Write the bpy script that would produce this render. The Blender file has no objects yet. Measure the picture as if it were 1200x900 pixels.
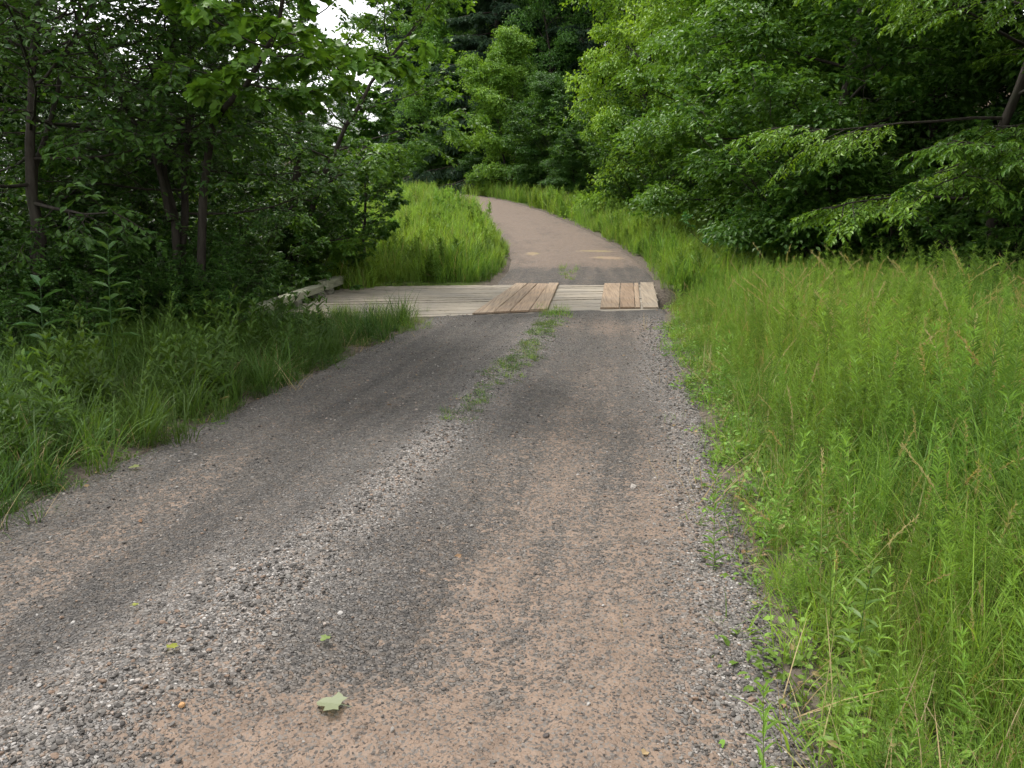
import bpy, math, random
import numpy as np
from mathutils import Vector

R = math.radians
rng = np.random.default_rng(7)
random.seed(7)
scn = bpy.context.scene
COL = scn.collection

# ------------------------------------------------------------------ camera model
FPX, CAMZ, PITCH = 906.0, 1.5, R(12.1)
CP, SP = math.cos(PITCH), math.sin(PITCH)

def pix(px, py, zc):
    a, b = (px - 600) / FPX * zc, (450 - py) / FPX * zc
    return np.array((a, zc * CP + b * SP, CAMZ - zc * SP + b * CP))

def gp(px, py, z=0.0):
    b = (450 - py) / FPX
    dz = -SP + b * CP
    zc = (z - CAMZ) / dz
    return pix(px, py, zc)

def project(P):
    d = P - np.array((0, 0, CAMZ))
    zc = d[:, 1] * CP - d[:, 2] * SP
    up = d[:, 1] * SP + d[:, 2] * CP
    z = np.maximum(zc, 1e-3)
    return 600 + d[:, 0] / z * FPX, 450 - up / z * FPX, zc

cam_d = bpy.data.cameras.new("camera")
cam = bpy.data.objects.new("camera", cam_d)
COL.objects.link(cam)
cam.location = (0, 0, CAMZ)
cam.rotation_euler = (R(90) - PITCH, 0, 0)
cam_d.sensor_width = 36
cam_d.lens = FPX / 1200 * 36
cam_d.clip_start = 0.05
cam_d.clip_end = 2000
scn.camera = cam

# ------------------------------------------------------------------ helpers
def smooth(x, a, b):
    t = np.clip((np.asarray(x, float) - a) / (b - a), 0, 1)
    return t * t * (3 - 2 * t)

def vnoise(x, y, s=1.0, seed=0):
    x = np.asarray(x, float) * s + seed * 17.3
    y = np.asarray(y, float) * s - seed * 9.1
    xi, yi = np.floor(x), np.floor(y)
    fx, fy = x - xi, y - yi
    fx, fy = fx * fx * (3 - 2 * fx), fy * fy * (3 - 2 * fy)
    def h(a, b):
        v = np.sin(a * 127.1 + b * 311.7 + seed * 3.7) * 43758.5453
        return v - np.floor(v)
    return (h(xi, yi) * (1 - fx) + h(xi + 1, yi) * fx) * (1 - fy) + (h(xi, yi + 1) * (1 - fx) + h(xi + 1, yi + 1) * fx) * fy

def fbm(x, y, s=1.0, seed=0, o=3):
    r, a, n = 0, 1, 0
    for k in range(o):
        r = r + a * vnoise(x, y, s * 2 ** k, seed + k); n += a; a *= .5
    return r / n

def norm(v):
    return v / np.maximum(np.linalg.norm(v, axis=-1, keepdims=True), 1e-9)

def make_mesh(name, V, faces, mat=None, attrs=None, smooth_shade=False, mats=None, midx=None):
    """faces: list of (m,k) int arrays."""
    me = bpy.data.meshes.new(name)
    V = np.asarray(V, np.float32)
    faces = [np.asarray(f, np.int32) for f in faces if len(f)]
    me.vertices.add(len(V))
    me.vertices.foreach_set("co", V.ravel())
    loops = np.concatenate([f.ravel() for f in faces])
    tot = np.concatenate([np.full(len(f), f.shape[1], np.int32) for f in faces])
    start = np.concatenate([[0], np.cumsum(tot)[:-1]]).astype(np.int32)
    me.loops.add(len(loops))
    me.loops.foreach_set("vertex_index", loops)
    me.polygons.add(len(tot))
    me.polygons.foreach_set("loop_start", start)
    if smooth_shade:
        me.polygons.foreach_set("use_smooth", np.ones(len(tot), bool))
    else:
        me.polygons.foreach_set("use_smooth", np.zeros(len(tot), bool))
    for k, v in (attrs or {}).items():
        a = me.attributes.new(k, 'FLOAT', 'POINT')
        a.data.foreach_set("value", np.asarray(v, np.float32))
    for m in (mats or ([mat] if mat else [])):
        me.materials.append(m)
    if midx is not None:
        me.polygons.foreach_set("material_index", np.asarray(midx, np.int32))
    me.update(calc_edges=True)
    me.validate()
    return me

def link(name, me, parent=None, loc=(0, 0, 0), rot=(0, 0, 0), scale=(1, 1, 1), color=None):
    o = bpy.data.objects.new(name, me)
    COL.objects.link(o)
    o.parent = parent
    o.location = loc; o.rotation_euler = rot; o.scale = scale
    if color: o.color = (*color, 1)
    return o

def tag(o, label=None, cat=None, group=None, kind=None):
    if label: o["label"] = label
    if cat: o["category"] = cat
    if group: o["group"] = group
    if kind: o["kind"] = kind
    return o

class Bag:
    def __init__(s): s.V, s.F, s.A, s.n = [], [], {}, 0
    def add(s, V, faces, **attrs):
        V = np.asarray(V, float)
        for f in faces: s.F.append(np.asarray(f, int) + s.n)
        s.V.append(V)
        for k, v in attrs.items():
            s.A.setdefault(k, []).append(np.broadcast_to(np.asarray(v, float), (len(V),)))
        s.n += len(V)
    def mesh(s, name, mat, **kw):
        byk = {}
        for f in s.F: byk.setdefault(f.shape[1], []).append(f)
        return make_mesh(name, np.concatenate(s.V), [np.concatenate(f) for f in byk.values()], mat,
                         {k: np.concatenate(v) for k, v in s.A.items()}, **kw)

# ------------------------------------------------------------------ node helpers
def new_mat(name):
    m = bpy.data.materials.new(name); m.use_nodes = True
    nt = m.node_tree; nt.nodes.clear()
    return m, nt

class NB:
    def __init__(s, nt): s.nt = nt
    def n(s, t, **kw):
        nd = s.nt.nodes.new(t)
        for k, v in kw.items(): setattr(nd, k, v)
        return nd
    def put(s, sock, v):
        if hasattr(v, 'node'): s.nt.links.new(v, sock)
        elif isinstance(v, (tuple, list)):
            if len(v) == 3 and len(sock.default_value) == 4: v = (*v, 1)
            sock.default_value = v
        else: sock.default_value = v
    def attr(s, name): return s.n('ShaderNodeAttribute', attribute_name=name).outputs['Fac']
    def math(s, op, a, b=0.0, c=None, clamp=False):
        nd = s.n('ShaderNodeMath', operation=op, use_clamp=clamp)
        s.put(nd.inputs[0], a); s.put(nd.inputs[1], b)
        if c is not None: s.put(nd.inputs[2], c)
        return nd.outputs[0]
    def mix(s, f, a, b, mode='MIX'):
        nd = s.n('ShaderNodeMix', data_type='RGBA', blend_type=mode)
        s.put(nd.inputs[0], f); s.put(nd.inputs[6], a); s.put(nd.inputs[7], b)
        return nd.outputs[2]
    def range(s, v, a, b, c=0.0, d=1.0, smooth=True):
        nd = s.n('ShaderNodeMapRange', interpolation_type='SMOOTHSTEP' if smooth else 'LINEAR')
        for i, x in enumerate((v, a, b, c, d)): s.put(nd.inputs[i], x)
        return nd.outputs[0]
    def noise(s, co, scale, detail=3, rough=.55, out=0):
        nd = s.n('ShaderNodeTexNoise')
        if co is not None: s.put(nd.inputs['Vector'], co)
        s.put(nd.inputs['Scale'], scale); nd.inputs['Detail'].default_value = detail; nd.inputs['Roughness'].default_value = rough
        return nd.outputs[out]
    def ramp(s, f, stops):
        nd = s.n('ShaderNodeValToRGB'); e = nd.color_ramp.elements
        while len(e) < len(stops): e.new(.5)
        for i, (p, c) in enumerate(stops):
            e[i].position = p; e[i].color = (*c, 1)
        s.put(nd.inputs[0], f)
        return nd.outputs[0]
    def out(s, sh): s.nt.links.new(sh, s.n('ShaderNodeOutputMaterial').inputs[0])
    def pbsdf(s, col, rough=.6, spec=.3, normal=None):
        nd = s.n('ShaderNodeBsdfPrincipled')
        s.put(nd.inputs['Base Color'], col); s.put(nd.inputs['Roughness'], rough)
        s.put(nd.inputs['Specular IOR Level'], spec)
        if normal is not None: s.put(nd.inputs['Normal'], normal)
        return nd
    def bump(s, h, strength=.5, dist=.01):
        nd = s.n('ShaderNodeBump')
        s.put(nd.inputs['Height'], h); s.put(nd.inputs['Strength'], strength); nd.inputs['Distance'].default_value = dist
        return nd.outputs[0]

def leaf_material(name, c_a, c_b, trans=.35, rough=.45, use_obj=True, dry=None, inst=False, spec=.35):
    m, nt = new_mat(name); b = NB(nt)
    col = b.mix(b.attr('tint'), c_a, c_b)
    oi = b.n('ShaderNodeObjectInfo')
    if inst:
        big = b.noise(oi.outputs['Location'], .45, 2)
        f = b.range(big, .35, .65)
        col = b.mix(b.math('MULTIPLY', f, .55), col, (c_b[0] * 1.2, c_b[1] * 1.02, c_b[2] * .85))
        r = b.math('MULTIPLY_ADD', oi.outputs['Random'], .75, .62)
        col = b.mix(1.0, col, b.n_combine(r), 'MULTIPLY') if False else b.mixmul(col, r)
    if use_obj:
        col = b.mix(1.0, col, oi.outputs['Color'], 'MULTIPLY')
    if dry:
        col = b.mix(b.attr('dry'), col, dry)
    p = b.pbsdf(col, rough, spec)
    t = b.n('ShaderNodeBsdfTranslucent')
    tc = b.mix(1.0, col, (1.35, 1.25, .55), 'MULTIPLY')
    b.put(t.inputs[0], tc)
    ms = b.n('ShaderNodeMixShader'); ms.inputs[0].default_value = trans
    nt.links.new(p.outputs[0], ms.inputs[1]); nt.links.new(t.outputs[0], ms.inputs[2])
    b.out(ms.outputs[0])
    return m

def _mixmul(s, col, val):
    nd = s.n('ShaderNodeVectorMath', operation='SCALE')
    s.put(nd.inputs[0], col); s.put(nd.inputs['Scale'], val)
    return nd.outputs[0]
NB.mixmul = _mixmul

M = {}
M['leaf'] = leaf_material('foliage_leaf', (.028, .082, .018), (.092, .185, .032), trans=.33, rough=.45, spec=.3)
M['needle'] = leaf_material('conifer_needles', (.026, .058, .034), (.055, .100, .055), trans=.18, rough=.6, spec=.2)
M['grass'] = leaf_material('grass_blades', (.070, .166, .024), (.195, .325, .054), trans=.36, rough=.5, use_obj=False,
                           dry=(.36, .29, .14), inst=True, spec=.22)
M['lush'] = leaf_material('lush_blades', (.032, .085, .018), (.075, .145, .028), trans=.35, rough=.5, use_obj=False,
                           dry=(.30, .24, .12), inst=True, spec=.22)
M['weed'] = leaf_material('weed_leaves', (.060, .146, .026), (.172, .300, .054), trans=.33, rough=.5, use_obj=False,
                          dry=(.30, .22, .11), inst=True, spec=.22)
M['plant'] = leaf_material('plant_leaves', (.05, .11, .03), (.10, .17, .05), trans=.35, rough=.42)
M['litter'] = leaf_material('dead_leaves', (.16, .09, .05), (.33, .24, .13), trans=.1, rough=.7, use_obj=False, spec=.15)
M['straw'] = leaf_material('dry_straw', (.26, .19, .09), (.42, .34, .19), trans=.2, rough=.6, use_obj=False, spec=.2)

def bark_mat():
    m, nt = new_mat('bark'); b = NB(nt)
    co = b.n('ShaderNodeTexCoord').outputs['Object']
    mp = b.n('ShaderNodeMapping'); mp.inputs['Scale'].default_value = (14, 14, 3); nt.links.new(co, mp.inputs[0])
    f = b.noise(mp.outputs[0], 1.0, 5, .6)
    moss = b.range(b.noise(co, 1.7, 3), .5, .7)
    c = b.ramp(f, [(.3, (.016, .013, .010)), (.7, (.055, .046, .037))])
    c = b.mix(b.math('MULTIPLY', moss, .4), c, (.035, .042, .022))
    b.out(b.pbsdf(c, .85, .2, b.bump(f, .8, .02)).outputs[0])
    return m
M['bark'] = bark_mat()

def earth_mat():
    m, nt = new_mat('earth_ground'); b = NB(nt)
    co = b.n('ShaderNodeTexCoord').outputs['Object']
    f1 = b.noise(co, 1.1, 5, .6); f2 = b.noise(co, 22, 4, .6)
    soil = b.ramp(f2, [(.3, (.035, .026, .018)), (.7, (.11, .08, .05))])
    green = b.ramp(f2, [(.3, (.030, .050, .012)), (.7, (.085, .125, .025))])
    g = b.math('MULTIPLY', b.attr('grassy'), b.range(f1, .3, .55, .55, 1.0))
    c = b.mix(g, soil, green)
    c = b.mix(b.attr('edge'), c, b.ramp(f2, [(.3, (.05, .042, .034)), (.7, (.15, .125, .10))]))
    b.out(b.pbsdf(c, .95, .1, b.bump(f2, .9, .03)).outputs[0])
    return m
M['earth'] = earth_mat()

def road_mat():
    m, nt = new_mat('gravel_surface'); b = NB(nt)
    co = b.n('ShaderNodeTexCoord').outputs['Object']
    wn = b.noise(co, 30, 2, .5, out=1)
    wv = b.n('ShaderNodeVectorMath', operation='MULTIPLY_ADD')
    b.put(wv.inputs[0], wn); b.put(wv.inputs[1], (.012, .012, .012)); b.put(wv.inputs[2], co)
    def vor(scale):
        v = b.n('ShaderNodeTexVoronoi'); b.put(v.inputs['Vector'], wv.outputs[0]); v.inputs['Scale'].default_value = scale
        return v
    v1, v2 = vor(62), vor(120)
    def sep(c):
        s = b.n('ShaderNodeSeparateColor'); nt.links.new(c, s.inputs[0]); return s
    s1, s2 = sep(v1.outputs['Color']), sep(v2.outputs['Color'])
    stone = b.ramp(s1.outputs[0], [(0, (.038, .036, .035)), (.45, (.092, .087, .082)), (.8, (.16, .15, .142)), (1, (.30, .285, .265))])
    tan = b.ramp(s1.outputs[1], [(0, (.10, .08, .066)), (1, (.20, .155, .12))])
    stone = b.mix(b.range(s1.outputs[2], .72, .8), stone, tan)
    fine = b.ramp(s2.outputs[0], [(0, (.045, .041, .038)), (.7, (.094, .086, .079)), (1, (.185, .170, .156))])
    isst = b.range(v1.outputs['Distance'], .35, .55, 1, 0)
    loose, dirt, dark = b.attr('loose'), b.attr('dirt'), b.attr('dark')
    grav = b.mix(b.math('MULTIPLY', isst, b.math('MULTIPLY_ADD', loose, .5, .45)), fine, stone)
    lite = b.mixmul(grav, b.math('MULTIPLY_ADD', loose, .98, .82))
    stk = b.attr('streak')
    lite = b.mixmul(lite, b.math('MULTIPLY_ADD', stk, .34, .83))
    lite = b.mixmul(lite, b.math('MULTIPLY_ADD', dark, -.19, 1.0))
    # dirt
    fn = b.noise(co, 9, 5, .65); fn2 = b.noise(co, 60, 3, .6); fbig = b.noise(co, 1.6, 4, .6)
    dcol = b.ramp(fn, [(.3, (.126, .089, .065)), (.7, (.205, .147, .108))])
    dcol = b.mix(b.range(fn2, .45, .7, 0, .35), dcol, (.225, .178, .145))
    speck = b.range(s2.outputs[1], .58, .72)
    dcol = b.mix(b.math('MULTIPLY', speck, .88), dcol, b.ramp(s2.outputs[2], [(0, (.036, .031, .028)), (1, (.15, .135, .12))]))
    dm = b.math('ADD', dirt, b.math('MULTIPLY_ADD', fn, 1.1, -.55))
    dm = b.math('ADD', dm, b.math('MULTIPLY_ADD', s1.outputs[2], .75, -.38))
    dm = b.math('ADD', dm, b.math('MULTIPLY_ADD', stk, .30, -.15))
    dm = b.math('ADD', dm, b.math('MULTIPLY_ADD', fbig, .5, -.25))
    dmask = b.range(dm, .38, .68)
    dust = b.math('MULTIPLY', b.range(dm, -.15, .5), .34)
    lite = b.mix(dust, lite, (.150, .118, .090))
    col = b.mix(dmask, lite, dcol)
    gr = b.attr('green')
    gm = b.range(b.math('ADD', gr, b.math('MULTIPLY_ADD', fn, .8, -.4)), .4, .7)
    col = b.mix(b.math('MULTIPLY', gm, .6), col, (.075, .10, .04))
    mud = b.range(b.math('ADD', b.attr('mud'), b.math('MULTIPLY_ADD', fn, 1.2, -.6)), .35, .75)
    col = b.mix(b.math('MULTIPLY', mud, .8), col, b.mix(b.range(fbig, .4, .6), (.25, .20, .095), (.27, .19, .13)))  # muddy puddles: mud colour with their yellow reflections painted in
    h = b.math('MULTIPLY', isst, b.math('MULTIPLY_ADD', dmask, -.8, 1.0))
    h = b.math('ADD', h, b.math('MULTIPLY', fn2, .5))
    rough = b.range(s1.outputs[1], 0, 1, .62, .9)
    b.out(b.pbsdf(col, rough, .25, b.bump(h, .95, .013)).outputs[0])
    return m
M['road'] = road_mat()

def stone_mat():
    m, nt = new_mat('loose_stone'); b = NB(nt)
    oi = b.n('ShaderNodeObjectInfo')
    co = b.n('ShaderNodeTexCoord').outputs['Object']
    r = oi.outputs['Random']
    c = b.ramp(r, [(0, (.042, .037, .033)), (.3, (.084, .076, .068)), (.62, (.138, .127, .114)), (.8, (.20, .186, .168)),
                   (.87, (.15, .11, .083)), (.94, (.20, .135, .095)), (1, (.32, .305, .285))])
    hb = b.attr('dusty')
    f = b.noise(co, 90, 3, .6)
    c = b.mixmul(c, b.range(f, .25, .75, .78, 1.2))
    b.out(b.pbsdf(c, .72, .3, b.bump(f, .3, .004)).outputs[0])
    return m
M['stone'] = stone_mat()

def wood_mat(name, a, c2, scale=(30, 1.2, 30), grey=.3):
    m, nt = new_mat(name); b = NB(nt)
    tc = b.n('ShaderNodeTexCoord').outputs['Object']
    oi = b.n('ShaderNodeObjectInfo')
    mp = b.n('ShaderNodeMapping'); mp.inputs['Scale'].default_value = scale; nt.links.new(tc, mp.inputs[0])
    f = b.noise(mp.outputs[0], 1, 5, .65)
    g = b.noise(tc, 1.3, 4, .6)
    c = b.ramp(f, [(.28, tuple(x * .45 for x in a)), (.48, a), (.72, c2)])
    c = b.mix(b.math('MULTIPLY', b.range(g, .42, .65), grey), c, (.20, .185, .165))
    c = b.mix(1.0, c, oi.outputs['Color'], 'MULTIPLY')
    b.out(b.pbsdf(c, .8, .2, b.bump(f, .5, .006)).outputs[0])
    return m
M['runner'] = wood_mat('runner_timber', (.25, .190, .135), (.35, .275, .200), (40, 1.1, 40), .25)
M['deck'] = wood_mat('deck_timber', (.27, .235, .185), (.40, .35, .285), (1.4, 34, 34), .5)
M['kerb'] = wood_mat('weathered_kerb_timber', (.19, .185, .145), (.31, .305, .25), (28, 1.2, 28), .5)

# ------------------------------------------------------------------ landform
_yy = np.arange(-40, 420, .1)
def _sm(y, v, sig):
    f = np.interp(_yy, y, v)
    k = np.exp(-.5 * (np.arange(-60, 61) * .1 / sig) ** 2); k /= k.sum()
    return np.convolve(np.pad(f, 60, mode='edge'), k, mode='valid')
RY = [-40, -6, -3, 0, 3.8, 7, 12.6, 17.5, 21, 25, 30, 36, 42, 50, 58, 66, 76, 90, 120, 420]
RX = [-8, -2.3, -1.85, -1.36, -.75, -.20, .66, 1.45, 1.80, 1.78, 1.38, .72, .05, -1.5, -4.0, -8, -15, -28, -60, -300]
_cx = _sm(RY, RX, 1.3)
_cz = _sm([-40, 18, 22, 28, 34, 40, 48, 57, 66, 80, 100, 140, 420], [0, 0, .22, .72, 1.18, 1.62, 2.25, 3.0, 3.6, 4.3, 5.0, 6, 7], 1.8)
_hd = np.arctan(np.gradient(_cx, .1))
def road_x(y): return np.interp(y, _yy, _cx)
def road_z(y): return np.interp(y, _yy, _cz)
def lateral(x, y):
    return (np.asarray(x, float) - road_x(y)) * np.cos(np.interp(y, _yy, _hd))
HW = 1.88
def half_w(y): return np.interp(y, [-10, 3, 8, 13, 19, 30, 60, 100], [1.92, 1.92, 1.86, 1.82, 1.85, 1.85, 1.8, 1.8])

def ditch(x, y):
    yc = 14.75 + .12 * np.asarray(x, float)
    return .95 * np.exp(-((np.asarray(y) - yc) / 1.25) ** 4)

def H(x, y):
    x = np.asarray(x, float); y = np.asarray(y, float)
    u = lateral(x, y); d = np.abs(u) - half_w(y)
    z = road_z(y)
    far = smooth(y, 17, 22)
    right = u > 0
    zr = -.05 * smooth(d, 0, 1.2) + np.minimum(.26 * np.maximum(0, d - 4.6), 9)
    zl = -.45 * smooth(d, 1.6, 5) * (1 - far) + far * (.12 * smooth(d, 0, 3))
    z = z + np.where(right, zr, zl)
    z = z + smooth(d, -.05, .5) * ((fbm(x, y, .9, 3) - .5) * .16 + (fbm(x, y, 4, 8, 2) - .5) * .06)
    z = z - .16 * (1 - smooth(d, -.55, .12)) + .03 * (fbm(x, y, 2.5, 5, 2) - .45)
    z = z - ditch(x, y)
    f = (x + 3.6) / 6.6           # keep the ground below the bridge deck
    on = (x > -4.1 + (y - 11.4) * .12) & (x < 2.5 + (y - 12.4) * .12) & (y > 11.45 + 1.1 * f) & (y < 17.35 + .35 * f)
    return np.where(on, np.minimum(z, -.16), z)

def axis(parts):
    out = []
    for a, b, s in parts: out.append(np.arange(a, b, s))
    return np.concatenate(out + [[parts[-1][1]]])
gx = axis([(-400, -60, 34), (-60, -16, 2), (-16, -6.4, .4), (-6.4, 7.2, .11), (7.2, 20, .4), (20, 60, 2), (60, 400, 34)])
gy = axis([(-300, -20, 28), (-20, -3, 1), (-3, .6, .2), (.6, 23, .12), (23, 45, .3), (45, 100, 1), (100, 400, 20)])
GX, GY = np.meshgrid(gx, gy)
fx, fy = GX.ravel(), GY.ravel()
fz = H(fx, fy)
ni, nj = len(gx), len(gy)
ii = (np.arange(nj - 1)[:, None] * ni + np.arange(ni - 1)[None, :]).ravel()
quads = np.stack([ii, ii + 1, ii + 1 + ni, ii + ni], 1)
_u = lateral(fx, fy); _d = np.abs(_u) - half_w(fy)
grassy = np.where(_u > 0, 1 - smooth(_d, 3.6, 5.6), np.where(fy > 19, 1, (1 - .75 * smooth(_d, 2.2, 4.5) * smooth(-fx, 2, 5) * (1 - smooth(-fx, 11, 15)))))
grassy = np.clip(grassy, 0, 1)
edge = 1 - smooth(_d, .1, .55)
me = make_mesh('terrain', np.stack([fx, fy, fz], 1), [quads], M['earth'], {'grassy': grassy, 'edge': edge}, True)
tag(link('terrain', me), kind='structure')

# ------------------------------------------------------------------ road
ridge_pts = np.array([gp(40, 900)[:2], gp(130, 850)[:2], gp(270, 740)[:2], gp(420, 600)[:2], gp(560, 480)[:2], gp(612, 420)[:2], gp(655, 368)[:2]])
ridge_u = lateral(ridge_pts[:, 0], ridge_pts[:, 1])
def ridge_at(y): return np.interp(y, ridge_pts[:, 1], ridge_u)

def blob(x, y, px, py, rx, ry, z=0.0):
    c = gp(px, py, z)
    h = .14
    dx, dy = x - c[0], y - c[1]
    a, b = dx * math.cos(h) - dy * math.sin(h), dx * math.sin(h) + dy * math.cos(h)
    return np.exp(-((a / rx) ** 2 + (b / ry) ** 2))

def road_fields(x, y):
    u = lateral(x, y); hw = half_w(y)
    n1 = fbm(x, y, 1.3, 11); n2 = fbm(x, y, 5, 21)
    w = (n1 - .5) * .3
    r = u - ridge_at(y)
    near = 1 - smooth(y, 11, 13)
    loose = np.exp(-((r + w) / np.where(y < 3.2, .33, .19)) ** 2) * (1 - .3 * smooth(y, 8, 12))
    loose = np.maximum(loose, 1.1 * smooth(u + w * .5, hw - .62, hw - .22))
    loose = np.maximum(loose, .25 * np.exp(-((u + hw - .15) / .2) ** 2))
    loose = np.clip(loose * (.45 + 1.0 * n2), 0, 1) * near * .9
    dirt = 1.15 * blob(x, y, 520, 880, .75, .26) + .85 * blob(x, y, 330, 895, .35, .16) + .7 * blob(x, y, 740, 800, .28, .5) + .5 * blob(x, y, 760, 640, .20, .9) \
        + .42 * blob(x, y, 600, 700, .5, .7) + .45 * blob(x, y, 770, 540, .22, 1.4) + .42 * blob(x, y, 640, 560, .38, 1.5) + .12 * blob(x, y, 90, 640, .45, 1.0) \
        + .15 * blob(x, y, 20, 680, .5, .7) + .2 * blob(x, y, 250, 560, .25, 1.0) + .5 * blob(x, y, 720, 385, .7, 1.2) + .3 * blob(x, y, 690, 450, .4, 2)
    dirt = dirt * (.55 + .9 * n1) + .04 * np.exp(-(u / 1.5) ** 2)
    ft = np.exp(-((np.abs(u) - .75) / .28) ** 2)
    far = smooth(y, 19.4, 22.5)
    dirt = np.maximum(np.clip(dirt, 0, 1.1) * near, far * (.55 + .5 * ft * n2 + .75 * n1 - .45 * smooth(np.abs(u), 1.2, 1.75) * n1))
    dirt = np.maximum(dirt, .25 * smooth(y, 17, 18))
    dark = np.exp(-((r + .95 + w) / .42) ** 2) + .75 * np.exp(-((r - 1.45 - w) / .22) ** 2) * (1 - smooth(y, 7, 11))
    dark = np.clip(dark * (1 - smooth(y, 9, 14)) * (1.1 - dirt), 0, 1)
    loose = np.maximum(loose, far * .6 * smooth(np.abs(u), 1.35, 1.8) * n2)
    green = np.exp(-((r + w * .6) / .17) ** 2) * smooth(y, 5.2, 7.5) * near * .55
    return loose, dirt, dark, green

def road_surface(x, y):
    u = lateral(x, y); hw = half_w(y)
    r = u - ridge_at(y)
    z = road_z(y) + .03 * (1 - (u / hw) ** 2)
    near = 1 - smooth(y, 12, 17)
    z = z + near * (.045 * np.exp(-(r / .35) ** 2) - .025 * np.exp(-((r + .95) / .35) ** 2) - .025 * np.exp(-((r - .95) / .4) ** 2))
    z = z + (fbm(x, y, 3, 31) - .5) * .035 + (fbm(x, y, 14, 41, 2) - .5) * .016
    k = 1 - smooth(np.abs(y - (12.2 + .12 * x)), .15, .8); k = np.maximum(k, 1 - smooth(np.abs(y - 17.45), .1, .7))
    z = z * (1 - k) + (.004 + (fbm(x, y, 9, 44, 2) - .5) * .015) * k
    d = np.abs(u) - hw
    return z - .20 * smooth(d, -.12, .36)

BR_NL, BR_NR, BR_FL, BR_FR = gp(305, 377)[:2], gp(772, 363)[:2], gp(405, 336.5)[:2], gp(766, 333)[:2]
def bridge_xy(s, t):
    s = np.asarray(s, float)[..., None]; t = np.asarray(t, float)[..., None]
    return (BR_NL * (1 - s) + BR_NR * s) * (1 - t) + (BR_FL * (1 - s) + BR_FR * s) * t

def ground_hit(px, py):
    tz = np.linspace(12, 40, 1200); ray = np.array([pix(px, py, t_) for t_ in tz])
    return ray[np.argmax(ray[:, 2] < road_surface(ray[:, 0], ray[:, 1]))]
MUD = [(ground_hit(712, 302), .62, .42), (ground_hit(700, 294), .75, .22), (ground_hit(624, 297), .25, .5)]  # puddle spots on the far road, mud plus painted yellow reflection
def mud_field(x, y):
    m = 0 * x
    for c, a, b_ in MUD: m = np.maximum(m, np.exp(-((x - c[0]) / a) ** 2 - ((y - c[1]) / b_) ** 2))
    return m
def road_piece(name, y0, y1, step, nu, ny0=None, ny1=None):
    us = np.linspace(-1, 1, nu) * 2.22
    ys = np.arange(y0, y1 + step * .5, step)
    U, Y = np.meshgrid(us, ys)
    hd = np.interp(Y, _yy, _hd)
    X = road_x(Y) + U * np.cos(hd); YY = Y - U * np.sin(hd)
    if ny1 is not None:    # clip the far end onto the bridge's near edge
        s = np.clip((X - BR_NL[0]) / (BR_NR[0] - BR_NL[0]), -.2, 1.2)
        lim = BR_NL[1] + (BR_NR[1] - BR_NL[1]) * s + .10
        YY = np.minimum(YY, lim)
    if ny0 is not None:
        s = np.clip((X - BR_FL[0]) / (BR_FR[0] - BR_FL[0]), -.2, 1.2)
        lim = BR_FL[1] + (BR_FR[1] - BR_FL[1]) * s - .22
        YY = np.maximum(YY, lim)
    x, y = X.ravel(), YY.ravel()
    z = road_surface(x, y)
    a, b = len(us), len(ys)
    ii = (np.arange(b - 1)[:, None] * a + np.arange(a - 1)[None, :]).ravel()
    q = np.stack([ii, ii + 1, ii + 1 + a, ii + a], 1)
    l, d, k, g = road_fields(x, y)
    uu = lateral(x, y); st = np.clip((fbm(uu * 7.5, y * .6, 1, 66, 4) - .5) * 2.0 + .5, 0, 1)
    me = make_mesh(name, np.stack([x, y, z], 1), [q], M['road'], dict(loose=l, dirt=d, dark=k, green=g, streak=st, mud=mud_field(x, y)), True)
    return tag(link(name, me), kind='structure')
road_piece('gravel_road', -5, 13.4, .045, 100, ny1=1)
road_piece('dirt_road', 16.6, 105, .12, 46, ny0=1)

# ------------------------------------------------------------------ stones
def stone_mesh(seed, name):
    r = np.random.default_rng(seed)
    import bmesh
    bm = bmesh.new(); bmesh.ops.create_icosphere(bm, subdivisions=2, radius=1)
    V = np.array([v.co[:] for v in bm.verts]); F = np.array([[v.index for v in f.verts] for f in bm.faces]); bm.free()
    for _ in range(9):      # chop flat facets
        n = norm(r.normal(size=3)); c = r.uniform(.5, .85)
        t = V @ n; V = V - np.maximum(0, t - c)[:, None] * n
    V = V * np.array((1, r.uniform(.65, .95), r.uniform(.4, .65)))
    return make_mesh(name, V, [F], M['stone'])

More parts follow.
